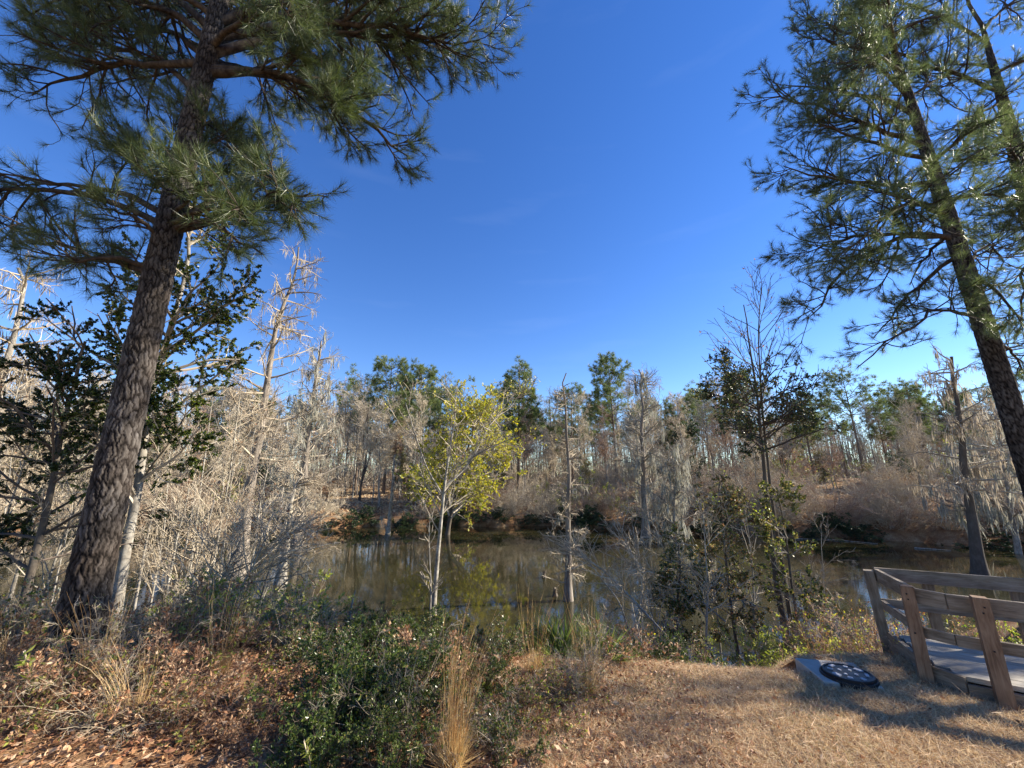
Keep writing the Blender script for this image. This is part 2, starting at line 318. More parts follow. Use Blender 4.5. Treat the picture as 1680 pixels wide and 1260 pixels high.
# left pine: base by pixel (125,1045), vertical
bL = at(128, 1040, 4.25); bL[2] = float(gz(bL[0], bL[1]))
tL = at(352, 40, 4.45); axisv = (tL-bL); topL = bL + axisv*(12.5/axisv[2])
def LP(px, py, Y): return at(px, py, Y)
def ztr(py, Y=4.35): return at(250, py, Y)[2]
D0 = dict()
limbsL = [
 (ztr(385), LP(535,335,4.7), .040, dict(sag=.05, nsub=9)), (ztr(372), LP(470,300,5.3), .03, {}), (ztr(370), LP(400,335,3.8), .022, dict(nsub=6, sag=.06)),
 (ztr(378), LP(430,420,4.0), .024, dict(nsub=8)), (ztr(360), LP(350,310,3.7), .018, dict(nsub=6, dens=4)),
 (ztr(360), LP(60,300,4.6), .035, dict(sag=.06, nsub=5, dens=4)), (ztr(372), LP(-60,330,4.3), .035, dict(nsub=6)), (ztr(455), LP(20,385,4.9), .035, dict(sag=.02, nsub=5)),
 (ztr(450), LP(95,430,3.9), .028, dict(nsub=7)), (ztr(400), LP(170,350,3.8), .02, dict(nsub=5, dens=4)), (ztr(350), LP(215,290,5.2), .024, {}),
 (ztr(270), LP(390,235,4.8), .02, dict(nsub=6)), (ztr(290), LP(215,235,4.9), .024, dict(nsub=6)), (ztr(250), LP(350,210,5.6), .02, {}), (ztr(330), LP(390,290,6.0), .03, {}),
 (ztr(110), LP(670,255,5.6), .060, dict(sag=.16, dens=6.5, nsub=11)), (ztr(105), LP(600,190,4.9), .045, dict(sag=.12, dens=6)), (ztr(80), LP(765,110,6.2), .06, dict(sag=.12, dens=7, nsub=12)),
 (ztr(50), LP(770,30,5.6), .06, dict(sag=.08, dens=7, nsub=12)), (ztr(60), LP(690,70,7.0), .05, dict(dens=6)), (ztr(30), LP(640,-30,5.0), .05, dict(dens=6)), (ztr(20), LP(560,60,6.4), .05, dict(dens=6)),
 (ztr(95), LP(40,125,4.8), .05, dict(sag=.12, dens=5.5)), (ztr(140), LP(150,165,5.8), .04, dict(dens=6)), (ztr(60), LP(30,20,4.6), .05, dict(dens=5.5)), (ztr(40), LP(110,70,6.3), .05, dict(dens=6)),
 (ztr(90), LP(230,110,6.4), .04, dict(dens=7)), (ztr(70), LP(480,40,3.9), .04, dict(dens=6)), (ztr(20), LP(210,-20,4.0), .04, dict(dens=6)), (ztr(100), LP(480,140,7.0), .04, dict(dens=7)),
 (ztr(-40), LP(120,-60,5.4), .05, dict(dens=6)), (ztr(-60), LP(620,-80,6.2), .05, dict(dens=6)), (ztr(-60), LP(400,-60,7.2), .05, dict(dens=6)), (ztr(0), LP(330,30,6.8), .04, dict(dens=7)),
]
near_pine('huge dark rough-barked pine filling the left side of the view, nearest the camera', bL, topL, ([0,.08,.5,.8,1],[.185,.168,.142,.105,.045]), limbsL, 'needle', rings=900, sides=140, flare=.45)
# right pines
def right_pine(label, pa, pb, Y, Rr, limbs, height, mat):
    a, b = at(*pa, Y), at(*pb, Y); v = (b-a)/(b-a)[2]; base = a - v*(a[2]-float(gz(a[0]+1., a[1]))); top = base + v*height
    return near_pine(label, base, top, Rr, [(at(q[0][0], q[0][1], Y)[2], q[1], q[2], q[3]) for q in limbs], mat, rings=420, sides=64)
O = lambda **k: dict(dict(dens=5.2, nsub=10, mt=40, NL=.17, w=.0045, sag=.1), **k)
limbs1 = [
 ((1580,390), LP(1310,430,7.2), .045, O(sag=.06)), ((1585,395), LP(1335,515,7.0), .045, O(sag=.16)), ((1560,345), LP(1300,300,8.4), .04, O(sag=-.03)), ((1560,350), LP(1420,400,6.0), .035, O()),
 ((1535,300), LP(1290,285,7.6), .04, O(sag=.0)), ((1545,260), LP(1330,200,7.2), .04, O(sag=-.06)), ((1520,240), LP(1265,130,7.4), .05, O(sag=-.05)), ((1500,190), LP(1270,160,8.6), .045, O()),
 ((1490,160), LP(1330,60,7.6), .04, O()), ((1470,100), LP(1330,20,8.2), .04, O()), ((1470,90), LP(1480,-40,6.2), .04, O()), ((1600,520), LP(1440,590,6.9), .026, O(sag=.1, nsub=5, dens=4)),
 ((1590,420), LP(1450,530,8.8), .04, O()), ((1600,450), LP(1700,520,6.6), .035, O()), ((1560,330), LP(1680,330,7.0), .035, O()), ((1540,270), LP(1640,200,6.4), .035, O()),
 ((1570,380), LP(1500,470,9.2), .035, O()), ((1510,200), LP(1400,230,9.6), .04, O()), ((1500,180), LP(1590,120,8.9), .035, O()), ((1480,120), LP(1400,120,6.4), .035, O()),
 ((1460,60), LP(1560,20,7.0), .035, O()), ((1450,30), LP(1390,-30,8.6), .04, O()), ((1620,560), LP(1710,620,8.2), .03, O(nsub=6)), ((1480,140), LP(1440,60,9.5), .035, O()), ((1600,440), LP(1640,430,9.6), .03, O()),
]
right_pine('slender pine on the right rising past the wooden deck, its whole trunk leaning in', (1668,700), (1525,262), 7.5, ([0,.3,.6,1],[.20,.175,.14,.04]), limbs1, 13.5, 'needle_r')
limbs2 = [
 ((1640,150), LP(1440,50,8.4), .05, O(sag=.03)), ((1630,70), LP(1410,-20,8.6), .045, O()), ((1650,170), LP(1560,230,8.0), .035, O()), ((1660,230), LP(1540,300,9.8), .04, O()),
 ((1670,250), LP(1720,330,7.6), .04, O()), ((1690,330), LP(1610,400,8.0), .035, O()), ((1640,120), LP(1740,90,8.4), .04, O()), ((1620,50), LP(1720,-10,9.6), .04, O()), ((1690,340), LP(1740,450,9.0), .04, O()),
 ((1610,20), LP(1540,-60,10), .04, O()), ((1690,320), LP(1640,270,7.2), .035, O()), ((1640,110), LP(1550,110,10.), .04, O()), ((1690,400), LP(1640,560,9.4), .035, O(nsub=6)), ((1700,420), LP(1690,640,10.), .035, O(nsub=6)),
]
right_pine('pine trunk at the upper right corner, standing behind the leaning slender pine', (1693,340), (1601,5), 9.0, ([0,.3,.6,1],[.25,.235,.21,.05]), limbs2, 16, 'needle_r')
# simple pine prototypes for the far bank and the distant wood
def simple_pine(H, r, n1, crown0, mat, k=1.):
    P = spline([(0,0,-.3), (0,0,H*.5), (.15*H*.1,0,H)], 14); R = np.linspace(r, .03, 14); tb = MB(); tubes(tb, P, R, 10)
    cb = MB(); P1, R1 = grow(P, R, int(n1*1.25), crown0, .98, H*.27*k, (1.0, 1.5), (0,0,.05), .15, 6, .06, .02, short=.62); tubes(cb, P1, R1, 4, 0)
    P2, R2 = grow(P1, R1, n1*7, .3, 1., H*.085*k, (.5, 1.1), (0,0,.06), .2, 4, .02, .012, flat=.6); tubes(cb, P2, R2, 3, 0)
    P3, R3 = grow(P2, R2, n1*28, .3, 1., H*.03, (.5, 1.1), (0,0,.08), .2, 3, .01, .006)
    tufts(cb, P3[:, -1], P3[:, -1]-P3[:, -2], 16, H*.027, H*.0022, .9, .2, 1)
    tufts(cb, P2[:, -1], P2[:, -1]-P2[:, -2], 20, H*.027, H*.0022, .9, .2, 1)
    return [('trunk', tb.mesh('trunk', M['pbark_far'], smooth=True)), ('crown', cb.mesh('crown', [M['pbark_far'], M[mat]]))]
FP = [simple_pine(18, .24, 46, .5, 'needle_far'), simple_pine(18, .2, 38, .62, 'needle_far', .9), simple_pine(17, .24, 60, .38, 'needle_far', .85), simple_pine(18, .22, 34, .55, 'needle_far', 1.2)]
# ------------------------------------------------------------------ bare tree prototypes (H about 14)
def bare_tree(H, r, n=(26, 6, 6, 3), bk='gbark', tw='twig_grey', up=.06, a1=(.5, 1.0), c0=.25, l1=.3, fork=0, moss=0, sides=6, l4=1, wob=.02, leaf=None, nleaf=0, lsize=.1):
    P = np.zeros((1, 12, 3)); P[0, :, 2] = np.linspace(-.3, H, 12); P[0, :, :2] += np.cumsum(rng.normal(size=(12, 2))*wob*H/3, 0); P[0, :2, :2] = 0
    R = (r*np.linspace(1, .08, 12)**.9)[None]
    tb = MB(); cb = MB(); tubes(tb, P, R, 8)
    if fork:
        Pf, Rf = grow(P, R, fork, .2, .5, H*.6, (.25, .5), (0,0,.06), .1, 9, r*.7, .02, short=.2); tubes(tb, Pf, Rf, 7)
        P0 = np.concatenate([spline(p, 9)[None] for p in P] + [Pf]); R0 = np.concatenate([np.linspace(r, .03, 9)[None], Rf])
    else: P0, R0 = P, R
    P1, R1 = grow(P0, R0, n[0], c0, 1., H*l1, a1, (0,0,up), .16, 7, r*.4, .012, short=.65); tubes(cb, P1, R1, 5)
    P2, R2 = grow(P1, R1, n[0]*n[1], .2, 1., H*l1*.42, (.4, 1.0), (0,0,up), .2, 5, r*.16, .009, short=.4); tubes(cb, P2, R2, 3)
    P3, R3 = grow(P2, R2, n[0]*n[1]*n[2], .15, 1., H*l1*.22, (.4, 1.0), (0,0,up), .22, 4, .016, .010, short=.3); tubes(cb, P3, R3, 3)
    if l4:
        P4, R4 = grow(P3, R3, n[0]*n[1]*n[2]*n[3], .1, 1., H*l1*.12, (.4, 1.), (0,0,up), .2, 3, .01, .008); tubes(cb, P4, R4, 3)
    parts = [('trunk', tb.mesh('trunk', M[bk], smooth=True)), ('crown', cb.mesh('crown', M[tw]))]
    if moss:
        ms = MB(); curtain(ms, P1, moss, H*.07, .1, 1., 6, .07); curtain(ms, P2, moss*2, H*.05, .1, 1., 5, .08)
        parts.append(('spanish_moss', ms.mesh('moss', M['moss'])))
    if leaf:
        lb = MB(); c, d = pts_on(P3, nleaf, .3, 1.); leaves(lb, c, d+rng.normal(size=c.shape)*.7, lsize, .6)
        parts.append(('leaves', lb.mesh('leaves', M[leaf])))
    return parts
BT = [bare_tree(14, .16, (26,6,6,3), bk='wbark', tw='twig_far'), bare_tree(14, .13, (20,6,6,3), a1=(.4,.8), fork=2), bare_tree(14, .12, (30,5,6,3), l1=.22, bk='wbark', tw='twig_far'), bare_tree(14, .18, (16,7,6,3), fork=3, l1=.28, bk='dbark', tw='twig_grey'),
      bare_tree(14, .11, (24,5,6,3), l1=.2, a1=(.3,.7), bk='gbark', tw='twig_red')]
MT = [bare_tree(14, .16, (34,5,5,3), l1=.24, a1=(.8,1.4), up=.02, moss=260, bk='cbark'), bare_tree(14, .14, (26,5,5,3), l1=.2, a1=(.9,1.4), up=0, moss=340, bk='cbark')]
LT = [bare_tree(9, .12, (26,6,6,1), l1=.34, bk='dbark', tw='twig_dark', leaf='cedar', nleaf=9000, lsize=.22, c0=.12), bare_tree(9, .12, (26,6,5,1), l1=.3, bk='gbark', leaf='vine', nleaf=6000, lsize=.18, c0=.15)]
# ------------------------------------------------------------------ shrub prototypes (unit height about 2.2)
def shrub(n=14, H=2.2, spread=.5, tw='twig_grey', subs=(8, 7, 3), leaf=None, nleaf=0, lsize=.05, droop=0, rr=.014, asp=.5, tp=.5, t4=True, q=1.):
    a = rng.uniform(0, 6.283, n); s = rng.uniform(0, 1, n)**.7*spread; d = norm(np.stack([np.cos(a)*s, np.sin(a)*s, np.full(n, .8)], 1))
    K = 7; P = np.empty((n, K, 3)); P[:, 0] = np.stack([np.cos(a)*.15*H*s, np.sin(a)*.15*H*s, np.full(n, -.1)], 1); L = H*rng.uniform(.6, 1.15, n)
    for k in range(1, K):
        d = norm(d + .12*rng.normal(size=(n, 3)) + A([0, 0, -droop])); P[:, k] = P[:, k-1]+d*(L/(K-1))[:, None]
    R = np.full((n, 1), rr)*np.linspace(1, .25, K)[None]
    sb = MB(); tubes(sb, P, R, 4)
    P2, R2 = grow(P, R, n*subs[0], .15, 1., H*.33, (.4, 1.), (0,0,.03-droop*.5), .2, 5, rr*.5, .004*q, short=.4); tubes(sb, P2, R2, 3)
    P3, R3 = grow(P2, R2, n*subs[0]*subs[1], .15, 1., H*.13, (.4, 1.), (0,0,.03-droop*.5), .22, 4, rr*.3, .003*q); tubes(sb, P3, R3, 3)
    if t4:
        P4, R4 = grow(P3, R3, n*subs[0]*subs[1]*subs[2], .1, 1., H*.07, (.4, 1.), (0,0,.02), .2, 3, .004*q, .002*q); tubes(sb, P4, R4, 3)
    parts = [('stems', sb.mesh('stems', M[tw]))]
    if leaf:
        for lf, nl in (leaf if isinstance(leaf, list) else [(leaf, nleaf)]):
            lb = MB(); c, dd = pts_on(P3, nl, .2, 1.); leaves(lb, c, dd+rng.normal(size=c.shape)*tp, lsize, asp)
            parts.append(('leaves', lb.mesh('leaves', M[lf])))
    return parts
SHF = [shrub(26, 2.4, 1.0, 'twig_far', (8,7,2)), shrub(26, 2.4, 1.2, 'twig_red', (8,7,2)), shrub(26, 2.4, 1.1, 'twig_far', (8,6,2)), shrub(16, 2.4, 1.3, 'twig_red', (8,6,1), [('brownleaf', 1500)], lsize=.09),
       shrub(14, 2.4, 1.2, 'twig_grey', (7,6,1), [('lime', 1200), ('vine', 800)], lsize=.09)]
EVF = [shrub(14, 2.2, 1.4, 'twig_dark', (8,6,1), [('cedar', 7000)], lsize=.12, droop=.05)]
# ------------------------------------------------------------------ far bank planting
def put_tree(proto, pxt, pyt, Yd, H0, label, cat, group=None, name='tree'):
    p = at(pxt, pyt, Yd); g = float(gz(p[0], p[1])); s = (p[2]-g)/H0
    return spawn(name, proto, (p[0], p[1], g-.02), label, cat, group, rz=rng.uniform(0, 6.28), sc=s)
fp = [
 (645,597,46,0,'round-topped pine left of a twin on the far bank, above the orange clearing'), (692,603,48,1,'second of two round-topped pines above the orange clearing'),
 (752,630,40,3,'small-crowned dark pine rising behind the golden tree'), (850,590,41,2,'full-crowned tall pine right of the golden tree'),
 (1000,592,41,0,'tall straight pine with tiered crown right of the thin cypress pole'), (1382,608,38,3,'tall flat-topped pine behind the leafy tree on the right'),
 (1482,622,38,2,'loose pale pine between the flat-topped pine and the moss-hung snag'), (1435,668,44,0,'lower pine crowded right of the flat-topped pine'),
 (1540,655,40,2,'dark pine partly behind the moss-hung snag'), (1210,612,42,1,'pine hidden behind the bare top of the leafy tree'), (820,640,50,1,'pine showing just left behind the full-crowned tall pine'), (935,640,47,0,'pine between the full-crowned tall pine and the thin cypress pole'), (1100,650,44,2,'pine behind the grey mossy cypress'), (1150,640,46,3,'pine left behind the dark-leaved tree'), (1310,640,43,2,'pine between the dark-leaved tree and the flat-topped pine'), (1600,640,40,0,'pine behind the pale mossy tree at right'), (600,615,50,3,'pine leftmost above the orange clearing'), (910,690,58,2,'distant pine low between the two tall pines')]
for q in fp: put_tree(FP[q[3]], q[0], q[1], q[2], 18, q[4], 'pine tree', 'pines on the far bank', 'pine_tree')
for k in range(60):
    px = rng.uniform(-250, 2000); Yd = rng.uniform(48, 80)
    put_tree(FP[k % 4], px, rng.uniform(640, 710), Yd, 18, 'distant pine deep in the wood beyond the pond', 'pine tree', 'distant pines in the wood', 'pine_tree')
for k in range(190):
    px = -260+2300*(k+rng.uniform(0, 1))/190; Yd = rng.uniform(36, 74) if px < 1150 else rng.uniform(33, 70)
    top = 645+rng.uniform(-16, 62)
    if px < 620: top -= 30
    if px > 1300: top += 25
    put_tree(BT[rng.integers(5)], px, top, Yd, 14.6, 'slender leafless grey tree among many in the far wood', 'bare tree', 'leafless trees in the far wood', 'bare_tree')
for k, (px, py, Yd, j) in enumerate([(1120,690,37,0), (1470,740,31,0), (1500,765,30,0), (1345,740,36,1), (960,745,40,1), (660,745,42,1), (1080,740,38,1), (1240,735,36,1), (1590,745,34,0), (40,690,34,1), (110,670,36,0), (240,700,36,1), (340,720,37,1), (430,740,36,0), (1640,760,30,1), (820,760,40,0), (1420,760,32,1)]):
    put_tree(LT[j], px, py, Yd, 9.4, ['dark evergreen tree standing in the far bank undergrowth', 'sparse olive-leaved tree standing in the far bank undergrowth'][j], 'tree', ['dark evergreens on the far bank', 'olive-leaved trees on the far bank'][j], 'understory_tree')
for k in range(280):
    x = -66+132*((k+rng.uniform(0, 1))/280)**.9; d = rng.choice([rng.uniform(.3, 2.2), rng.uniform(2, 10), rng.uniform(8, 26)], p=[.35, .35, .3]); y = float(shore_far(x))+d
    if -19 < x < -8.5 and .8 < d < 13: continue
    j = rng.choice(5, p=[.3, .14, .42, .05, .09]); s = rng.uniform(.75, 1.4)*(1.05 if d < 2.2 else (1.15 if d < 10 else 1.4))
    spawn('bare_shrub', SHF[j], gpt(x, y), ['leafless grey shrub in the tangle on the far bank', 'leafless reddish brown shrub in the tangle on the far bank', 'leafless pale straw shrub in the tangle on the far bank', 'russet shrub keeping dead leaves on the far bank', 'olive shrub keeping yellowish leaves on the far bank'][j], 'shrub',
          ['grey far bank shrubs', 'reddish far bank shrubs', 'pale far bank shrubs', 'russet far bank shrubs', 'olive far bank shrubs'][j], rz=rng.uniform(0, 6.28), sc=s)
for k in range(38):
    x = -48+92*(k+rng.uniform(0, 1))/38; d = rng.uniform(1.2, 7); y = float(shore_far(x))+d
    if -19 < x < -8.5 and d < 13: d = 13; y = float(shore_far(x))+13
    spawn('bare_tree', BT[[0,2,4][k % 3]], gpt(x, y), 'slim leafless tree at the front edge of the far bank', 'bare tree', 'leafless trees at the front of the far bank', rz=rng.uniform(0, 6.28), sc=rng.uniform(.42, .72))
# far-off wood that reads as one mass
n = 2600; x = rng.uniform(-170, 170, n); y = rng.uniform(56, 125, n); hh = (2.4+.115*y)*rng.uniform(.6, 1.05, n); t = np.linspace(0, 1, 4)
P = np.stack([x[:, None]+np.cumsum(rng.normal(size=(n, 4))*.2, 1), y[:, None]+np.zeros((n, 4)), gz(x, y)[:, None]-.1+hh[:, None]*t], -1); mb = MB(); tubes(mb, P, rng.uniform(.05, .14, (n, 1))*np.linspace(1, .25, 4), 3, 0)
c, _ = pts_on(P, 150000, .12, 1.); c = c+rng.normal(size=c.shape)*A([1.0, 1.0, .5]); leaves(mb, c, rng.normal(size=c.shape)*A([.6, .6, .7])+A([0, 0, .5]), .9, .06, 1)
c, _ = pts_on(P[::4], 45000, .1, .95); c = c+rng.normal(size=c.shape)*A([.9, .9, .5]); leaves(mb, c, rng.normal(size=c.shape), .34, .5, 2)
q = rng.uniform(0, 1, (90000, 3))*A([[300, 42, 3.6]])+A([[-150, 50, 0]]); q[:, 2] *= rng.uniform(.1, 1, len(q)); q[:, 2] += gz(q[:, 0], q[:, 1]); leaves(mb, q, rng.normal(size=q.shape)*A([.5, .5, .6])+A([0, 0, .6]), 1.0, .09, 1)
tag(link('distant_wood', mb.mesh('distant_wood', [M['gbark'], M['twig_grey'], M['needle_far']])), 'far-off mixed wood closing the view behind the pond', 'wood', None, 'stuff')
for k in range(34):
    x = -45+90*(k+rng.uniform(0, 1))/34; y = float(shore_far(x))+rng.uniform(-.1, .6)
    spawn('evergreen_shrub', EVF[0], gpt(x, y), 'low dark evergreen shrub overhanging the far waterline', 'shrub', 'dark shrubs along the far waterline', rz=rng.uniform(0, 6.28), sc=(rng.uniform(.7, 1.3), rng.uniform(.7, 1.1), rng.uniform(.35, .75)))
# ------------------------------------------------------------------ custom trees along the pond
def lv(n, t0, t1, L, ang, up=.03, wan=.16, K=5, rmax=.02, rmin=.004, flat=1., short=.5, s=3): return dict(n=n, t0=t0, t1=t1, L=L, ang=ang, up=up, wan=wan, K=K, rmax=rmax, rmin=rmin, flat=flat, short=short, s=s)
def custom(name, label, cat, pix, Yd, r, levels, bk='gbark', tw='twig_grey', leaf=(), moss=0, mossL=.6, mossmat='moss', group=None, extra=None, basez=None, mlev=None):
    """pix: trunk pixels from base up, all at forward distance Yd (or a list of distances)"""
    Ys = Yd if isinstance(Yd, (list, tuple)) else [Yd]*len(pix)
    pts = [at(p[0], p[1], y) for p, y in zip(pix, Ys)]
    base = pts[0].copy(); gb = float(gz(base[0], base[1])); base[2] = gb if basez is None else basez
    pts[0] = base-A([0, 0, .2]); K = 22; P = spline(pts, K); L = len(pts)
    w_ = rng.normal(size=(K-3, 2))*r[0]*.5; w_[1:-1] = (w_[:-2]+w_[1:-1]+w_[2:])/3; w_[1:-1] = (w_[:-2]+w_[1:-1]+w_[2:])/3; P[2:-1, :2] += w_*np.linspace(.15, 1.2, K-3)[:, None]
    R = r[0]+(r[1]-r[0])*np.linspace(0, 1, K)**.8; R *= 1+.55*np.exp(-np.arange(K)*.9)
    tb = MB(); tubes(tb, P, R, 12); cb = MB(); Pa, Ra = P[None], R[None]; gen = []
    for w in (extra or []):
        q = spline([at(*v) for v in w[0]], 10); rr = np.linspace(w[1], .012, 10); tubes(tb, q, rr, 7)
        Pa = np.concatenate([np.stack([spline(a_, 10) for a_ in Pa]) if Pa.shape[1] != 10 else Pa, q[None]]); Ra = np.concatenate([np.linspace(r[0], r[1], 10)[None] if Ra.shape[1] != 10 else Ra, rr[None]])
    Q, S = Pa, Ra
    for l in levels:
        l = dict(l); s_ = l.pop('s'); up = l.pop('up'); n = l.pop('n')
        l['wan'] *= .72; Q, S = grow(Q, S, n, trop=(0, 0, up), **l); tubes(cb, Q, S, s_); gen.append(Q)
    parts = [('trunk', tb.mesh('trunk', M[bk], base, True))]
    if gen: parts.append(('crown', cb.mesh('crown', M[tw], base)))
    for (lf, n, size, asp, g) in leaf:
        lb = MB(); c, d = pts_on(gen[g], n, .25, 1.); leaves(lb, c, d+rng.normal(size=c.shape)*.8, size, asp); parts.append(('leaves', lb.mesh('leaves', M[lf], base)))
    if moss:
        mb = MB(); curtain(mb, gen[0], moss, mossL, .15, 1., 7, .07); curtain(mb, gen[1], moss, mossL*.7, .1, 1., 6, .07)
        parts.append(('spanish_moss', mb.mesh('moss', M[mossmat], base)))
    return spawn(name, parts, base, label, cat, group)
# white-barked young tree standing in the water
custom('pale_tree', 'white-barked forked young tree rising from the water before the golden tree', 'tree', [(710,1012), (716,930), (722,860), (728,805), (735,760), (745,690), (750,640)], 11.7, (.075, .015),
  [lv(34,.3,1.,1.5,(.4,.9),.05,.14,7,.02,.006,s=5), lv(170,.2,1,.8,(.4,1.),.03,.18,5,.012,.005), lv(700,.2,1,.3,(.4,1.),.02,.2,4,.006,.003)], 'wbark', 'dbark' and 'twig_grey',
  leaf=[('gold', 900, .07, .6, 2)], extra=[([(728,800,11.7), (770,765,12), (800,700,12.2), (840,650,12.4)], .032), ([(726,812,11.7), (700,770,11.5), (680,710,11.2), (665,660,11.2)], .03), ([(740,775,11.7), (790,740,11), (850,715,10.6)], .018)], basez=0)
custom('thin_sapling', 'thin pale stem in the water just left of the white-barked tree', 'sapling', [(706,1015), (707,950), (703,890), (706,850)], 11.4, (.03, .008), [lv(16,.2,1,.5,(.4,.9)), lv(80,.2,1,.25,(.4,1.))], 'gbark', basez=0)
custom('golden_tree', 'tree full of golden yellow leaves standing at the far waterline', 'tree', [(733,882), (740,840), (752,790), (768,730), (780,690)], 28.5, (.15, .04),
  [lv(46,.12,.98,4.3,(.7,1.35),.02,.14,8,.06,.018,s=5,short=.3), lv(420,.2,1,1.9,(.4,1.),.0,.18,5,.025,.01), lv(2200,.2,1,.8,(.4,1.),-.02,.2,4,.012,.007)], 'dbark', 'twig_grey', leaf=[('gold', 17000, .15, .6, 2), ('lime', 5000, .15, .6, 2)], basez=-.1)
# bald cypress pole
custom('cypress_tree', 'thin straight cypress pole with broken twigs standing in mid pond', 'cypress', [(932,990), (933,900), (931,780), (930,700), (929,612)], 13.0, (.125, .018),
  [lv(70,.08,.97,.75,(1.1,1.7),-.01,.16,5,.02,.006,short=.3,s=4), lv(420,.1,1,.35,(.5,1.1),0,.2,4,.008,.004), lv(1100,.1,1,.15,(.5,1.1),0,.2,3,.005,.003)], 'cbark', 'twig', moss=26, mossL=.3, basez=0)
custom('dead_snag', 'small bleached dead snag leaning from the water below the clearing', 'snag', [(636,880), (640,840), (645,790), (650,745)], 29.0, (.16, .07), [lv(14,.15,.9,1.0,(.9,1.5)), lv(50,.2,1,.4,(.5,1.))], 'wbark', 'twig', moss=14, mossL=.8, basez=0)
custom('cypress_tree', 'grey mossy cypress with swollen base right of the tall straight pine', 'cypress', [(1060,888), (1056,800), (1052,700), (1048,606)], 27.0, (.26, .04),
  [lv(60,.25,.98,2.6,(.9,1.4),.03,.16,6,.05,.012,short=.6,s=4), lv(420,.15,1,1.0,(.5,1.1),.02,.2,4,.02,.008), lv(1800,.1,1,.45,(.5,1.1),0,.2,3,.01,.006)], 'cbark', 'twig_grey', moss=110, mossL=1.1, basez=0)
custom('bare_tree', 'leafless shrubby tree veiled in grey moss at the waterline right of centre', 'bare tree', [(1110,885), (1105,840), (1108,780), (1100,740)], 24.0, (.12, .03),
  [lv(40,.05,.98,2.0,(.6,1.2),.0,.16,6,.04,.012,s=4), lv(320,.15,1,.9,(.5,1.1),-.02,.2,4,.02,.008), lv(1400,.1,1,.4,(.5,1.1),0,.2,3,.01,.006)], 'gbark', 'twig_grey', moss=130, mossL=1.1, basez=0)
# moss-hung snag at right
custom('cypress_tree', 'dark moss-hung snag rising from the water behind the wooden deck', 'cypress', [(1607,942), (1596,860), (1583,770), (1572,690), (1561,585)], 16.5, (.21, .05),
  [lv(40,.35,.98,1.9,(1.1,1.6),.0,.16,6,.04,.01,short=.5,s=5), lv(260,.15,1,.8,(.5,1.1),-.02,.2,4,.015,.006), lv(700,.1,1,.3,(.5,1.1),0,.2,3,.008,.004)], 'dbark', 'twig_grey', moss=120, mossL=.8, mossmat='mossb', basez=0)
custom('mossy_tree', 'tree behind the dark snag draped all over in pale moss', 'tree', [(1660,880), (1650,800), (1640,720), (1625,655)], 21.0, (.15, .04),
  [lv(46,.25,.98,3.4,(.9,1.5),.0,.16,7,.05,.012,short=.4,s=4), lv(320,.15,1,1.1,(.5,1.1),-.02,.2,4,.02,.008), lv(1000,.1,1,.4,(.5,1.1),0,.2,3,.01,.006)], 'gbark', 'twig_grey', moss=210, mossL=1.15)
# left cypress trees with moss
custom('cypress_tree', 'tall mossy cypress whose spire rises just right of the big pine branches', 'cypress', [(392,945), (405,830), (428,700), (450,560), (468,480), (490,405)], 16.0, (.26, .03),
  [lv(54,.3,.98,2.3,(1.1,1.7),.0,.14,7,.05,.01,short=.45,s=5), lv(330,.15,1,.9,(.5,1.1),-.01,.2,5,.015,.006), lv(1500,.1,1,.35,(.5,1.1),0,.2,3,.008,.004)], 'cbark', 'twig', moss=120, mossL=.6, mossmat='mossb', basez=0)
custom('cypress_tree', 'mossy cypress with broad grey crown right of the tall spire', 'cypress', [(487,905), (497,800), (510,690), (527,560)], 24.0, (.24, .05),
  [lv(60,.2,.98,3.4,(.8,1.4),.01,.16,7,.05,.012,short=.6,s=4), lv(420,.15,1,1.1,(.5,1.1),-.01,.2,4,.02,.008), lv(1800,.1,1,.45,(.5,1.1),0,.2,3,.01,.006)], 'cbark', 'twig_grey', moss=200, mossL=1.0, basez=0)
custom('cypress_tree', 'short flared cypress trunk standing in water left of the open pond', 'cypress', [(462,940), (470,890), (478,840), (486,770)], 15.0, (.2, .03),
  [lv(34,.25,.98,1.6,(.7,1.3),.02,.16,6,.03,.008,s=4), lv(240,.15,1,.7,(.5,1.1),0,.2,4,.012,.005), lv(900,.1,1,.3,(.5,1.1),0,.2,3,.007,.004)], 'wbark', 'twig', basez=0)
custom('mossy_tree', 'mossy tree cut by the left edge of the view', 'tree', [(-70,900), (-40,760), (-5,640), (20,560), (30,440)], 12.0, (.2, .04),
  [lv(40,.4,.98,1.9,(.9,1.5),.0,.16,7,.04,.01,short=.5,s=5), lv(260,.15,1,.8,(.5,1.1),-.02,.2,4,.015,.006), lv(900,.1,1,.35,(.5,1.1),0,.2,3,.008,.004)], 'gbark', 'twig', moss=130, mossL=.55, mossmat='mossb')
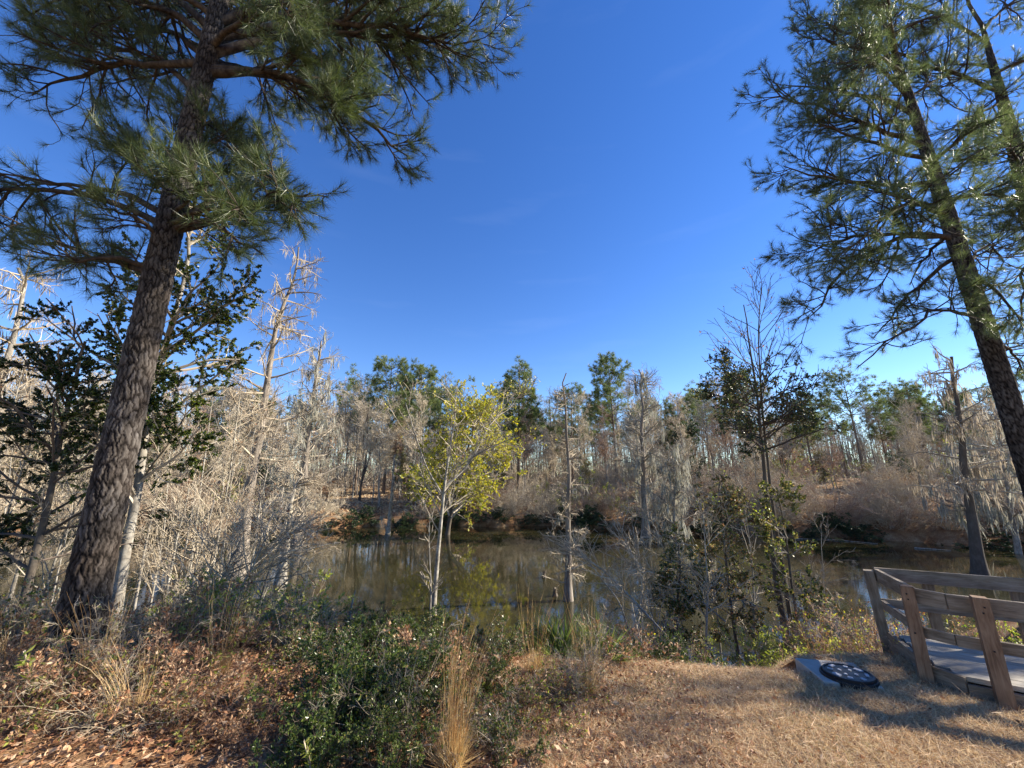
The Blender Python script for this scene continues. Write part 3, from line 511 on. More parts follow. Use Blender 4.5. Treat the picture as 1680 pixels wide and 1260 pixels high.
# holly-like tree behind the big pine
custom('evergreen_tree', 'broadleaf evergreen with pale leaning trunk just behind the big pine', 'tree', [(205,960), (222,820), (240,680), (268,570), (290,490), (312,420), (325,360)], 7.2, (.10, .025),
  [lv(34,.3,.98,2.1,(.7,1.3),.02,.15,8,.035,.009,short=.35,s=5), lv(260,.2,1,.7,(.5,1.1),0,.18,5,.012,.005), lv(1400,.15,1,.28,(.5,1.1),0,.2,4,.006,.0035)], 'gbark', 'twig_grey',
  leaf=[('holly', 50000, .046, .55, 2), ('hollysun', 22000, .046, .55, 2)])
custom('evergreen_tree', 'dark holly with spreading leafy boughs left of the big pine trunk', 'tree', [(60,930), (80,820), (100,720), (120,640), (140,560)], 6.4, (.07, .02),
  [lv(34,.2,.98,1.6,(.8,1.5),.0,.15,8,.025,.008,short=.3,s=5,flat=.5), lv(200,.2,1,.55,(.5,1.1),0,.18,5,.01,.005), lv(1100,.15,1,.22,(.5,1.1),0,.2,4,.006,.0035)], 'dbark', 'twig_dark',
  leaf=[('holly', 60000, .036, .55, 2)])
# leafy tree with bare top, right of centre
custom('leafy_tree', 'dark-leaved tree with a bare twiggy top standing left of the deck', 'tree', [(1290,1035), (1272,940), (1258,820), (1248,700), (1238,610), (1228,560), (1220,500)], 8.6, (.075, .01),
  [lv(26,.57,.80,1.2,(.9,1.5),.02,.14,7,.025,.007,short=.35,s=5), lv(230,.25,1,.6,(.5,1.),.03,.18,5,.01,.005), lv(1000,.2,1,.25,(.5,1.1),.01,.2,4,.006,.003)], 'dbark', 'twig_dark',
  leaf=[('holly', 6500, .052, .55, 2), ('vine', 3000, .05, .6, 2)])
custom('bare_tree', 'spindly leafless treetop showing above the dark-leaved tree', 'bare tree', [(1300,1035), (1283,930), (1262,800), (1252,660), (1243,560), (1250,465)], 8.9, (.05, .008),
  [lv(30,.55,.97,1.9,(.5,.95),.05,.09,7,.014,.005,short=.55,s=4), lv(130,.25,1,.6,(.4,.8),.04,.12,5,.006,.004), lv(260,.2,1,.2,(.5,.9),.01,.15,3,.004,.003)], 'dbark', 'twig_dark', leaf=[('brownleaf', 160, .05, .6, 2)])
custom('vine_clad_sapling', 'vine-covered stem of yellowing leaves beside the dark-leaved tree', 'sapling', [(1208,1040), (1195,960), (1188,880), (1180,790)], 8.2, (.04, .01),
  [lv(36,.05,.98,.8,(.6,1.2),-.02,.2,6,.012,.005,s=4), lv(220,.2,1,.35,(.5,1.1),-.03,.2,4,.006,.004), lv(700,.2,1,.15,(.5,1.1),-.02,.2,3,.004,.003)], 'dbark', 'twig_grey', leaf=[('vine', 9000, .045, .6, 2), ('brownleaf', 2600, .045, .6, 2)])
custom('vine_clad_sapling', 'leafy stem tangled with vines right against the dark-leaved trunk', 'sapling', [(1310,1045), (1300,960), (1290,880), (1275,800)], 8.3, (.035, .01),
  [lv(36,.05,.98,.75,(.6,1.2),-.02,.2,6,.012,.005,s=4), lv(220,.2,1,.35,(.5,1.1),-.03,.2,4,.006,.004), lv(700,.2,1,.15,(.5,1.1),-.02,.2,3,.004,.003)], 'dbark', 'twig_grey', leaf=[('vine', 9000, .045, .6, 2), ('lime', 2200, .045, .6, 2)])
custom('vine_clad_sapling', 'dark vine-smothered stem hanging over the water at centre right', 'sapling', [(1112,1075), (1110,1000), (1118,930), (1105,880)], 7.6, (.03, .01),
  [lv(30,.05,.98,.55,(.6,1.2),-.05,.2,6,.012,.005,s=4), lv(200,.2,1,.3,(.5,1.1),-.05,.2,4,.006,.004), lv(600,.2,1,.15,(.5,1.1),-.04,.2,3,.004,.003)], 'dbark', 'twig_grey', leaf=[('vine', 6000, .045, .6, 2), ('myrtle', 3000, .04, .6, 2), ('brownleaf', 900, .045, .6, 2)])
# thicket saplings (left): base pixel -> top pixel
sap = [((330,1010),(395,640),8.5,'pale straight sapling left of the flared cypress'), ((285,1000),(330,760),8.0,'pale sapling standing closest behind the big pine, right side'), ((262,1020),(310,800),7.6,None), ((300,1020),(352,820),7.0,None),
 ((345,1080),(440,880),5.6,None), ((390,1050),(470,870),6.3,None), ((250,990),(280,740),9.0,None), ((360,960),(420,700),10.5,None), ((410,960),(455,700),11,None), ((20,960),(110,660),7.5,None), ((-20,980),(60,700),7.0,None),
 ((60,1000),(150,780),6.8,None), ((-60,1000),(50,560),8.5,None), ((180,1000),(200,720),9.5,None), ((320,930),(350,640),12,None), ((230,960),(262,700),12,None), ((0,940),(20,720),11,None), ((100,940),(130,720),12,None), ((370,930),(400,660),13.5,None), ((300,1060),(390,900),6.0,None)]
for k, (b, t_, Yd, lab) in enumerate(sap):
    mid = ((b[0]+t_[0])/2+rng.uniform(-8, 8), (b[1]+t_[1])/2)
    custom('bare_sapling', lab or 'pale leafless sapling in the twiggy thicket by the big pine', 'sapling', [b, mid, t_], Yd, (rng.uniform(.022, .045), .008),
      [lv(20,.38,.98,1.1,(.5,1.1),.04,.14,7,.011,.004,short=.4,s=4), lv(120,.15,1,.5,(.4,1.),.02,.18,5,.005,.0025), lv(380,.1,1,.2,(.4,1.),.01,.2,3,.004,.0025)], ['wbark','gbark'][k % 2], ['twig','twig','twig_grey'][k % 3], group='bare saplings in the left thicket',
      leaf=([('brownleaf', 250, .04, .6, 2)] if k % 4 == 0 else ()))
# bare saplings right of centre
for k, (b, t_, Yd) in enumerate([((1060,1075),(950,900),6.6), ((1090,1080),(1010,850),7.4), ((1130,1060),(1060,830),8.2), ((1040,1060),(1045,880),9.5), ((1180,1060),(1130,760),9.0), ((1230,1060),(1215,780),9.3), ((1150,1070),(1150,820),7.2), ((1335,1050),(1345,860),8.6)]):
    custom('bare_sapling', 'thin leafless sapling leaning over the water left of the dark-leaved tree' if k < 7 else 'thin leafless sapling just right of the dark-leaved tree', 'sapling', [b, ((b[0]+t_[0])/2+12, (b[1]+t_[1])/2), t_], Yd, (rng.uniform(.015, .028), .005),
      [lv(14,.2,.98,.8,(.4,.9),.05,.14,7,.010,.004,short=.4,s=4), lv(80,.15,1,.4,(.4,1.),.02,.18,5,.006,.003), lv(240,.1,1,.15,(.4,1.),.01,.2,3,.004,.0025)], 'wbark', ['twig','twig_grey'][k % 2], group='bare saplings at the near bank')
for (q, r, lab) in (([(1306,884),(1360,885),(1440,892)], .04, 'long pale strip added for the sunlit line along the far waterline on the right'), ([(1500,899),(1560,903)], .035, 'short pale strip added for the sunlit far waterline behind the dark moss-hung snag')):
    P = spline([atz(v[0], v[1], .03) for v in q], 10); mb = MB(); tubes(mb, P, np.linspace(r, r*.4, 10), 8); o = link('sunlit_waterline', mb.mesh('sunlit_waterline', M['wbark'], P[0], True), None, tuple(P[0])); tag(o, lab, 'light strip')  # pale strip stands in for the sunlit waterline of the far bank
# stumps in the water
for (px, py, lab) in ((893, 948, 'small jagged stump in the pond, the farther of two left of the cypress pole'), (911, 978, 'jagged stump with twigs in the pond, the nearer of two by the cypress pole')):
    b = atz(px, py, 0); sb = MB(); ky = MB()
    n = 14; a = np.arange(n)*2*np.pi/n
    rings = []
    for z, r in ((-.2, .16), (.02, .13), (.12, .09), (.22, .075)): rings.append(np.stack([r*np.cos(a)*(1+.2*np.sin(3*a)), r*np.sin(a), np.full(n, z)], 1))
    top = rings[-1].copy(); top[:, :2] *= .8; top[:, 2] += rng.uniform(0, .22, n); rings.append(top); inn = top.copy(); inn[:, :2] *= .3; inn[:, 2] = .2; rings.append(inn)
    V = np.concatenate(rings); f = [[r*n+j, r*n+(j+1) % n, (r+1)*n+(j+1) % n, (r+1)*n+j] for r in range(len(rings)-1) for j in range(n)]
    sb.add(V, f); P = np.array([[[0, 0, .1], [0, 0, .25]]]); Q, S = grow(np.repeat(P, 1, 0), np.full((1, 2), .05), 16, 0, 1, .35, (.5, 1.3), (0, 0, .05), .2, 5, .012, .004); tubes(ky, Q, S, 4)
    spawn('tree_stump', [('stump_body', sb.mesh('stump_body', M['dbark'])), ('broken_twigs', ky.mesh('broken_twigs', M['twig']))], (b[0], b[1], 0), lab, 'stump', sc=.65)
# ------------------------------------------------------------------ near bank shrubs
EV = [shrub(24, .8, 1.1, 'twig_dark', (6,7,1), [('myrtle', 7500)], lsize=.034, rr=.006, q=.4), shrub(24, .8, 1.0, 'twig_dark', (6,7,1), [('myrtle', 5200), ('vine', 1300)], lsize=.036, rr=.006, q=.4), shrub(20, .8, 1.2, 'twig_grey', (6,7,1), [('myrtle', 4500), ('brownleaf', 1200)], lsize=.036, rr=.006, q=.4)]
BR = [shrub(22, .9, 1.1, 'twig_bramble', (6,6,2), [('brownleaf', 1300)], lsize=.045, droop=.13, rr=.0045, q=.42), shrub(22, .9, 1.2, 'twig_bramble', (6,6,2), [('brownleaf', 900), ('lime', 700), ('vine', 900)], lsize=.045, droop=.1, rr=.0045, q=.42), shrub(20, .9, 1.0, 'twig', (6,6,2), [('vine', 350)], lsize=.04, droop=.1, rr=.0045, q=.42)]
LM = [shrub(22, 1., .8, 'twig_grey', (6,6,1), [('lime', 4200)], lsize=.04, rr=.006, q=.45, droop=.03)]
TW = [shrub(26, 1.1, .9, 'twig', (6,6,2), [('brownleaf', 900), ('lime', 700)], lsize=.04, rr=.006, q=.45, droop=.03), shrub(26, 1.1, 1., 'twig_red', (6,6,2), [('brownleaf', 600), ('gold', 350)], lsize=.04, rr=.006, q=.45, droop=.04)]
def place(proto, px, Yd, sc, label, group, name='shrub', cat='shrub', dz=0):
    x = at(px, 1000, Yd)[0]; return spawn(name, proto, gpt(x, Yd)+A([0, 0, dz]), label, cat, group, rz=rng.uniform(0, 6.28), sc=sc)
evp = [(560,3.15,.85),(650,3.3,.8),(580,3.9,.85),(640,4.1,.9),(700,4.6,.95),(520,4.3,.9),(600,4.9,1.1),(800,3.8,.65),(820,4.6,.85),(540,2.85,.6),(660,2.9,.6),(760,5.2,1.),(660,5.6,1.1),(880,5.2,.9),(840,3.1,.55),(1100,5.0,.7),(1060,5.6,.9),(1140,5.8,.9),(600,3.5,.95),(690,3.6,.8)]
for k, (px, Yd, s) in enumerate(evp):
    right = px > 1000
    s *= .8 if Yd < 3.7 else (.62 if px < 1000 else .8)
    place(EV[k % 3], px, Yd, s, 'small dark evergreen shrub at the water edge under the bare saplings' if right else 'dark evergreen shrub in the dense clump at bottom centre', 'dark shrubs at the water edge' if right else 'dark shrubs of the bottom centre clump', 'evergreen_shrub')
for k, (px, Yd, s) in enumerate([(60,3.3,.8),(150,3.5,.8),(240,3.3,.8),(330,3.4,.8),(400,3.3,.7),(200,3.9,.9),(300,4.0,.9),(380,4.2,1.),(100,4.0,.8),(20,3.8,.8),(-30,4.4,1.),(60,4.8,1.2),(330,4.8,1.1),(430,4.9,1.1),(260,4.6,1.),(180,5.2,1.1),(-20,5.6,1.3),(80,6.2,1.4),(280,5.8,1.3),(380,6.2,1.3),(480,6.0,1.2),(540,5.6,1.1),(920,3.9,.7),(960,4.2,.6),(1000,4.9,.8),(830,5.8,1.1),(1000,6.2,1.2),(560,6.6,1.2),(-90,5.0,1.4),(-120,6.5,1.8),(440,3.1,.6),(740,6.2,1.1),(690,3.2,1.2),(700,3.9,1.15),(840,3.5,1.),(930,3.8,.9)]):
    s *= (.82 if px < 420 else .6) if Yd < 4.1 else .95
    place(BR[k % 3], px, Yd, s, 'tangled brown bramble on the shaded near bank' if k % 3 == 0 else ('tangled leafy bramble on the near bank' if k % 3 == 1 else 'pale leafless bramble arching on the near bank'), ['brown near bank brambles', 'leafy near bank brambles', 'pale near bank brambles'][k % 3], 'bramble', 'bramble')
for (px, Yd, s, lab) in ((440,6.4,1.5,'bright lime green shrub in the sun left of the open water'), (385,7.0,1.4,'lime green shrub lower left of the flared cypress'), (300,5.6,1.05,'yellow-green shrub just right of the big pine foot'), (500,5.3,1.,'yellowish leafy shrub at the pond edge left of the arching dry grass'), (350,4.9,.8,'yellow-green sprawling shrub in front of the big pine foot, right side'), (1290,6.6,.75,'low yellow-green bush at the foot of the dark-leaved tree'), (1330,6.0,.6,'low yellow-green bush beside the pale concrete pad'), (1230,6.2,.6,'low green bush left of the dark-leaved trunk foot')):
    place(LM[0], px, Yd, s, lab, None, 'lime_shrub')
for k, (px, Yd, s) in enumerate([(470,4.6,.65),(420,5.6,.65),(300,5.2,.7),(240,6.4,.7),(20,5.2,.8),(120,7.0,.9),(520,6.8,.8),(1010,5.6,.7),(1070,6.6,.8)]):
    place(TW[k % 2], px, Yd, s, ['straw-coloured twiggy bush with small yellow leaves on the left near bank', 'pinkish brown twiggy bush with dead leaves on the left near bank'][k % 2] if px < 900 else 'small twiggy bush at the water edge between the palmettos and bare saplings', ['straw-coloured bushes of the near bank', 'pinkish bushes of the near bank'][k % 2] if px < 900 else 'twiggy bushes by the palmettos', 'twiggy_bush', 'bush')
for k, (px, Yd, s) in enumerate([(1400,6.0,.95),(1370,6.8,1.05),(1440,5.6,.8),(1340,6.3,.8),(1455,6.6,1.),(1420,5.1,.55)]):
    place(TW[k % 2], px, Yd, s, ['straw-coloured twiggy bush with small yellow leaves left of the deck', 'pinkish brown twiggy bush with dead leaves left of the deck'][k % 2], ['straw-coloured bushes by the deck', 'pinkish bushes by the deck'][k % 2], 'twiggy_bush', 'bush')
for k, (px, Yd, s) in enumerate([(1560,6.6,.7),(1620,6.2,.7),(1680,6.4,.8),(1510,7.2,.8),(1740,6.8,.8),(1600,7.4,.8)]):
    place([LM[0], TW[0]][k % 2], px, Yd, s, ['yellow-green bush seen through the deck railing', 'straw-coloured bush seen through the deck railing'][k % 2], ['green bushes behind the deck', 'straw bushes behind the deck'][k % 2], 'bush', 'bush')
# weed with bright leaves by the pine foot
def weed(H=.5, n=5):
    a = rng.uniform(0, 6.28, n); d = norm(np.stack([np.cos(a)*.35, np.sin(a)*.35, np.full(n, 1.)], 1)); t = np.linspace(0, 1, 6)
    P = d[:, None]*(t*H)[None, :, None]; sb = MB(); tubes(sb, P, np.full((n, 6), .005), 4); lb = MB(); c, dd = pts_on(P, n*16, .2, 1.); leaves(lb, c, dd+rng.normal(size=c.shape)*.7, .085, .3)
    return [('stems', sb.mesh('stems', M['twig'])), ('leaves', lb.mesh('leaves', M['lime']))]
W1 = weed()
place(W1, 95, 3.5, .8, 'small weed with bright yellow-green leaves beside the big pine foot', None, 'weed', 'weed')
place(W1, 545, 2.75, .5, 'small bright-leaved weed at the bottom edge before the dark shrubs', None, 'weed', 'weed')
# broom grass clump, reed tuft, palmettos
def grass_clump(n, H, lean, w, spread=.1, fan=.12, mat='broom'):
    a = rng.uniform(0, 6.28, n); r = rng.uniform(0, spread, n); K = 6; P = np.empty((n, K, 3)); P[:, 0] = np.stack([np.cos(a)*r, np.sin(a)*r, np.zeros(n)], 1)
    d = norm(np.stack([np.cos(a)*fan, np.sin(a)*fan, np.ones(n)], 1)+rng.normal(size=(n, 3))*.05); L = H*rng.uniform(.5, 1.05, n)
    for k in range(1, K): d = norm(d + A(lean)*k*.4 + rng.normal(size=(n, 3))*.03); P[:, k] = P[:, k-1]+d*(L/(K-1))[:, None]
    mb = MB(); tubes(mb, P, np.full((n, 1), w)*np.linspace(1, .35, K)[None], 3)
    c, dd = pts_on(P, n*3, .0, .95); blades(mb, c, dd+rng.normal(size=c.shape)*.18, .14*H, .003)
    s = rng.random(n*10) ; c = np.repeat(P[:, 0], 10, 0); blades(mb, c, rng.normal(size=c.shape)*.4+A([0, 0, .7]), .28*H, .0035)
    return [('blades', mb.mesh('blades', M[mat]))]
spawn('broom_grass', grass_clump(60, .92, (.035, 0, 0), .0016, .07, .08), gpt(at(742,1250,2.9)[0], 2.9), 'tall tan broom grass clump standing at bottom centre', 'grass clump')
spawn('broom_grass', grass_clump(60, .95, (.10, 0, -.02), .0028, .06, .22), gpt(at(590,1040,6.2)[0], 6.2)+A([0,0,.1]), 'arching dry grass tuft on a pale stick at the pond edge left of centre', 'grass clump')
for (px, Yd, s, lab) in ((925,4.9,1.05,'darker palmetto clump at the pond edge below the cypress pole'), (985,4.75,.9,'sunlit yellow-green palmetto clump where the grass meets the shrubs'), (880,5.5,1.1,'palmetto clump farthest left, half hidden in the shrubs'), (1040,5.3,1.,'small palmetto clump right of the sunlit one'), (1190,5.6,.8,'low spiky green plant near the foot of the vine-clad stem')):
    n = 260; a = rng.uniform(0, 6.28, n); e = rng.uniform(.2, 1.35, n); d = np.stack([np.cos(a)*np.cos(e), np.sin(a)*np.cos(e), np.sin(e)], 1)
    fr = rng.integers(0, 16, n); fd = norm(rng.normal(size=(16, 3))*A([.6, .6, .25])+A([0, 0, .55])); c = fd[fr]*rng.uniform(.15, .3, (n, 1)); d = norm(fd[fr]+.35*rng.normal(size=(n, 3)))
    mb = MB(); blades(mb, c, d, rng.uniform(.2, .42, n), .014); st = MB(); tubes(st, np.stack([fd*0, fd*.15, fd*.28], 1), np.full((16, 3), .004), 4)
    spawn('palmetto', [('fronds', mb.mesh('fronds', M['palm'])), ('stalks', st.mesh('stalks', M['palm']))], gpt(at(px,1080,Yd)[0], Yd), lab, 'palmetto', sc=s)
tg = [grass_clump(34, .6, (.05, 0, -.03), .0016, .1, .3), grass_clump(26, .8, (-.04, 0, -.02), .0016, .08, .22)]
for k, (px, Yd) in enumerate([(60,4.0),(170,3.7),(300,4.3),(380,3.9),(250,3.3),(420,4.7),(120,5.0),(480,5.2),(340,5.6),(880,4.2),(1000,5.2),(960,3.9),(1120,5.4),(1330,5.6),(1460,5.3),(530,6.0)]):
    left = px < 600
    spawn('dry_grass_tuft', tg[k % 2], gpt(at(px, 1000, Yd)[0], Yd), 'wispy dry grass tuft among the brambles on the left near bank' if left else 'wispy dry grass tuft where the lawn meets the water edge shrubs', 'grass clump', 'dry grass tufts of the left bank' if left else 'dry grass tufts along the lawn edge', rz=k)
# pale stick
sk = MB(); P = spline([at(568,1045,6.1), at(575,1000,6.1), at(583,968,6.1)], 6); tubes(sk, P, np.array([.022,.022,.02,.018,.012,.006]), 7)
b = P[0].copy(); o = link('broken_stick', sk.mesh('broken_stick', M['wbark'], b, True), None, tuple(b)); tag(o, 'bleached broken stick poking up beside the arching dry grass', 'stick')
# bare fallen branches over the water, right of centre
for (q, r, lab) in (([(1135,1085,6.4), (1090,1040,6.6), (1040,985,6.9), (985,930,7.2), (900,885,7.4)], .02, 'long bleached fallen branch reaching left over the water'), ([(1190,1020,7.2), (1120,960,7.4), (1060,935,7.6), (985,905,7.9)], .016, 'second bleached branch arching left, behind the longer one')):
    P = spline([at(*v) for v in q], 14); R = np.linspace(r, .005, 14); mb = MB(); tubes(mb, P, R, 7); tb = MB(); Q, S = grow(P, R, 26, .15, 1., .8, (.4, 1.), (0, 0, .03), .2, 6, .008, .003); tubes(tb, Q, S, 4); Q, S = grow(Q, S, 120, .15, 1., .3, (.4, 1.), (0, 0, .0), .2, 4, .004, .0025); tubes(tb, Q, S, 3)
    spawn('fallen_branch', [('limb', mb.mesh('limb', M['wbark'], P[0], True)), ('twigs', tb.mesh('twigs', M['twig'], P[0]))], P[0], lab, 'branch')
# ------------------------------------------------------------------ ground cover (uncountable)
def scatter(n, x0, x1, y0, y1): 
    x = rng.uniform(x0, x1, n); y = rng.uniform(y0, y1, n); return np.stack([x, y, gz(x, y)], 1)
g = scatter(420000, -1.2, 6.8, 2.2, 5.6); dens = 1.0*(bumps(g[:, 0], g[:, 1], .25) > -.42)
edge = -.2+.35*np.sin(g[:, 1]*3); g = g[(g[:, 0] > edge) & (dens > 0)]
mb = MB(); D = rng.normal(size=g.shape)*A([.8, .8, .2])+A([0, 0, .45]); sel = (bumps(g[:, 0], g[:, 1], .6)+.25*rng.normal(size=len(g)) > .42)
blades(mb, g[~sel], D[~sel], rng.uniform(.03, .085, (~sel).sum()), .0032, 0); blades(mb, g[sel], D[sel], rng.uniform(.02, .055, sel.sum()), .0035, 1)
tag(link('grass', mb.mesh('grass', [M['straw'], M['straw2']])), 'short dry tan grass covering the foreground lawn', 'grass', None, 'stuff')
l = np.concatenate([scatter(26000, -6.5, 1.6, 2.0, 6.5), scatter(1500, 0., 6.5, 2.0, 5.0), scatter(9000, -2, 9, 4.4, 7)]); l[:, 2] += rng.uniform(.0, .035, len(l))
mb = MB(); leaves(mb, l, rng.normal(size=l.shape)*A([1, 1, .3]), .036, .5, 0, .5)
l = scatter(3800, -6.5, 1., 2.0, 5.5); l[:, 2] += rng.uniform(.01, .04, len(l)); leaves(mb, l, rng.normal(size=l.shape)*A([1, 1, .3]), .052, .6, 0, .7)
tag(link('leaf_litter', mb.mesh('leaf_litter', M['litter'])), 'fallen brown leaves scattered over the near bank', 'leaf litter', None, 'stuff')
l = np.concatenate([scatter(30000, -6.5, 1.6, 2.0, 6.5), scatter(16000, 0., 6.8, 2.0, 5.2)]); l[:, 2] += rng.uniform(.0, .04, len(l)); mb = MB(); blades(mb, l, rng.normal(size=l.shape)*A([1, 1, .12]), rng.uniform(.08, .2, len(l)), .003)
tag(link('pine_straw', mb.mesh('pine_straw', M['straw_pine'])), 'fallen reddish pine needles strewn over the near bank', 'pine straw', None, 'stuff')
x = rng.uniform(-60, 60, 90000); y = shore_far(x)+rng.uniform(.2, 1, 90000)**1.5*22; l = np.stack([x, y, gz(x, y)+.03], 1); mb = MB(); leaves(mb, l, rng.normal(size=l.shape)*A([1, 1, .4]), .2, .4, 0, .5)
tag(link('far_leaf_litter', mb.mesh('far_leaf_litter', M['farlitter'])), 'orange brown leaves carpeting the far bank', 'leaf litter', None, 'stuff')
# ------------------------------------------------------------------ deck
def prism(mb, p, q, w, h, m=0, upv=(0, 0, 1), uvl=None):
    """box from p to q, w across, h along up"""
    p = A(p, dtype=float); q = A(q, dtype=float); d = norm(q-p); u = A(upv, dtype=float); s = norm(np.cross(d, u)); u = np.cross(s, d); b = .004
    def ring(c, k): return [c+s*(w/2-k)*a_+u*(h/2-k)*b_ for a_, b_ in ((-1,-1), (1,-1), (1,1), (-1,1))]
    V = ring(p, b)+ring(p+d*b, 0)+ring(q-d*b, 0)+ring(q, b)
    f = [[0,3,2,1], [12,13,14,15]]
    for r in range(3):
        for j in range(4): f.append([r*4+j, r*4+(j+1) % 4, (r+1)*4+(j+1) % 4, (r+1)*4+j])
    mb.add(V, f, m)
def wood_mesh(name, mb, mat, origin):
    me = mb.mesh(name, mat, origin); uv = me.uv_layers.new(name='UV'); nv = len(me.vertices); co = np.empty(nv*3); me.vertices.foreach_get('co', co); co = co.reshape(-1, 3)
    li = np.empty(len(me.loops), int); me.loops.foreach_get('vertex_index', li); pid = np.empty(len(me.polygons)*3)
    U = np.empty((len(li), 2)); blk = (li//16)
    for bk_ in np.unique(blk):
        s = blk == bk_; c = co[bk_*16:(bk_+1)*16]; ax = norm(c[8:12].mean(0)-c[4:8].mean(0)); e = norm(c[5]-c[4]); e2 = np.cross(ax, e); v = co[li[s]]
        U[s, 0] = v@ax + bk_*3.7; U[s, 1] = v@e*1.0 + v@e2*.8 + bk_*1.3
    uv.data.foreach_set('uv', U.ravel()); return me
zd, zr = 1.80, 2.44
pA, pB, pC, pD = A([4.20,4.93]), A([3.80,4.08]), A([3.86,3.88]), A([4.00,3.76])
fd = norm(A([.80,-.60])); bd = norm(A([.88,-.47])); pE = pC+fd*4.2; pBk = pA+bd*4.2
v3 = lambda p, z: A([p[0], p[1], z])
org = v3(pA, float(gz(4.2, 4.9)))
parts = []
def part(name, boxes, mat):
    mb = MB()
    for bx in boxes: prism(mb, *bx[:2], *bx[2:4], **(bx[4] if len(bx) > 4 else {}))
    parts.append((name, wood_mesh(name, mb, M[mat], org)))
# deck floor: boards across the walkway
bo = []; nrm = A([-fd[1], fd[0]])
def isect(a, d, m1, e):
    den = d[0]*e[1]-d[1]*e[0]
    if abs(den) < 1e-6: return None, None
    w_ = m1-a; return (w_[0]*e[1]-w_[1]*e[0])/den, (w_[0]*d[1]-w_[1]*d[0])/den
for k in range(10):
    a = pC+nrm*(k*.142+.07); s0 = None
    for (m1, m2) in ((pC, pB), (pB, pA)):
        t1, s1 = isect(a, fd, m1, m2-m1)
        if t1 is not None and -.001 <= s1 <= 1.001: s0 = t1
    e1, _ = isect(a, fd, pA, bd); s1 = 4.2
    if s0 is None:
        if e1 is None or e1 < 0: continue
        s0 = e1
        if (pA-a)@nrm < -.0: continue
    if e1 is not None and e1 > s0+.3: s1 = min(s1, e1)
    bo.append((v3(a+fd*(s0+.03), zd-.019+.002*(k % 2)), v3(a+fd*s1, zd-.019), .137, .038))
part('deck_floor', bo, 'deck')
def sk_(p, q, z, h, mat='wood', w=.038, name='skirt_board'): part(name, [(v3(p, z), v3(q, z), w, h)], mat)
off = lambda p, d, s: p+A([d[1], -d[0]])*s
sAB = norm(pB-pA); nAB = A([sAB[1], -sAB[0]])*1.0
if nAB[0] > 0: nAB = -nAB
nF = A([-.6, -.8]); nBk = A([.51, .86])
sk_(pA+nAB*.022, pB+nAB*.022, zd-.117, .24); sk_(pB+A([-.02, -.01]), pC+A([-.02, -.02]), zd-.119, .24); sk_(pC+nF*.024, pE+nF*.024, zd-.148, .20); sk_(pA+nBk*.02, pBk+nBk*.02, zd-.15, .2)
# posts (feet in the ground) outside the skirts
def post(p, ztop, w=.092, mat='post', lean=(0, 0), zb=None):
    z0 = float(gz(p[0], p[1]))-.15 if zb is None else zb
    part('post', [(A([p[0]-lean[0], p[1]-lean[1], z0]), A([p[0], p[1], ztop]), w, w, dict(upv=(.8, -.6, 0)))], mat)
post(pA+nAB*.09, zr-.02, lean=(-.06, 0), mat='wood'); post(pB+nAB*.09+A([.0,-.03]), zr+.02); post(pD+nF*.095, zr+.025, w=.098)
for s in (1.25, 2.5, 3.7): post(pC+fd*(s+.16)+nF*.095, zr+.02)
for s in (.42, 1.10, 2.0, 3.0): post(pA+bd*s+nBk*.09, zr-.03, mat='wood')
# rails: boards on edge fixed to the inner side of the posts
i1 = nAB*.018; 
for z, h, nm in ((zr-.065, .13, 'top_rail'), (zr-.37, .09, 'middle_rail')):
    part(nm, [(v3(pA+nAB*.018, z), v3(pB+nAB*.018, z), .036, h)], 'wood')
    part(nm, [(v3(pB+nAB*.018+A([.0,-.01]), z), v3(pC+A([.01,.01]), z), .036, h-.004)], 'wood')
    part(nm, [(v3(pC+nF*.0, z), v3(pE, z), .036, h), ], 'wood')
    part(nm, [(v3(pA+bd*-.03+nBk*.02, z+.01), v3(pBk+nBk*.02, z+.01), .036, h)], 'wood')
for (p, n_) in ((pB+nAB*.09+A([.0,-.03]), nF), (pD+nF*.095, nF), (pC+fd*1.41+nF*.095, nF)):
    for z in (zr-.09, zr-.045, zr-.37, zd-.12):
        c_ = p+n_*.046+fd*rng.uniform(-.015, .015); part('bolt', [(v3(c_, z), v3(c_+n_*.009, z), .012, .012)], 'lid')
spawn('wooden_deck', parts, org, 'weathered wooden viewing deck with low plank railing at the right edge', 'deck'); 
for o in bpy.data.objects:
    pass
# ------------------------------------------------------------------ slab and round lid
c0_ = atz(1375,1103,1.68); zt = float(gz(c0_[0], c0_[1]))+.035
cs = [atz(1304,1079,zt), atz(1400,1087,zt), atz(1450,1128,zt), atz(1352,1118,zt)]; cen = sum(cs)/4
mb = MB(); V = [A([c[0], c[1], zt-.25]) for c in cs]+[A([c[0], c[1], zt-.006]) for c in cs]+[A([c[0], c[1], zt])+(cen-c)*A([.02,.02,0]) for c in cs]
mb.add(V, [[8,9,10,11]]+[[a+r*4, (a+1) % 4+r*4, (a+1) % 4+4+r*4, a+4+r*4] for r in range(2) for a in range(4)])
bz = A([cen[0], cen[1], zt]); o = link('concrete_slab', mb.mesh('concrete_slab', M['concrete'], bz), None, tuple(bz)); tag(o, 'pale concrete pad in the grass beneath the round black lid', 'slab')
lc = atz(1391, 1104, zt+.03)
def disk(mb, prof, n=64, m=0):
    a = np.arange(n)*2*np.pi/n; V = np.concatenate([np.stack([r*np.cos(a), r*np.sin(a), np.full(n, z)], 1) for r, z in prof]); k = len(prof)
    f = np.array([[r*n+j, r*n+(j+1) % n, (r+1)*n+(j+1) % n, (r+1)*n+j] for r in range(k-1) for j in range(n)]); mb.add(V, f, m)
ri = MB(); disk(ri, [(.30,-.04), (.305,.0), (.30,.012), (.285,.014), (.28,.0)])
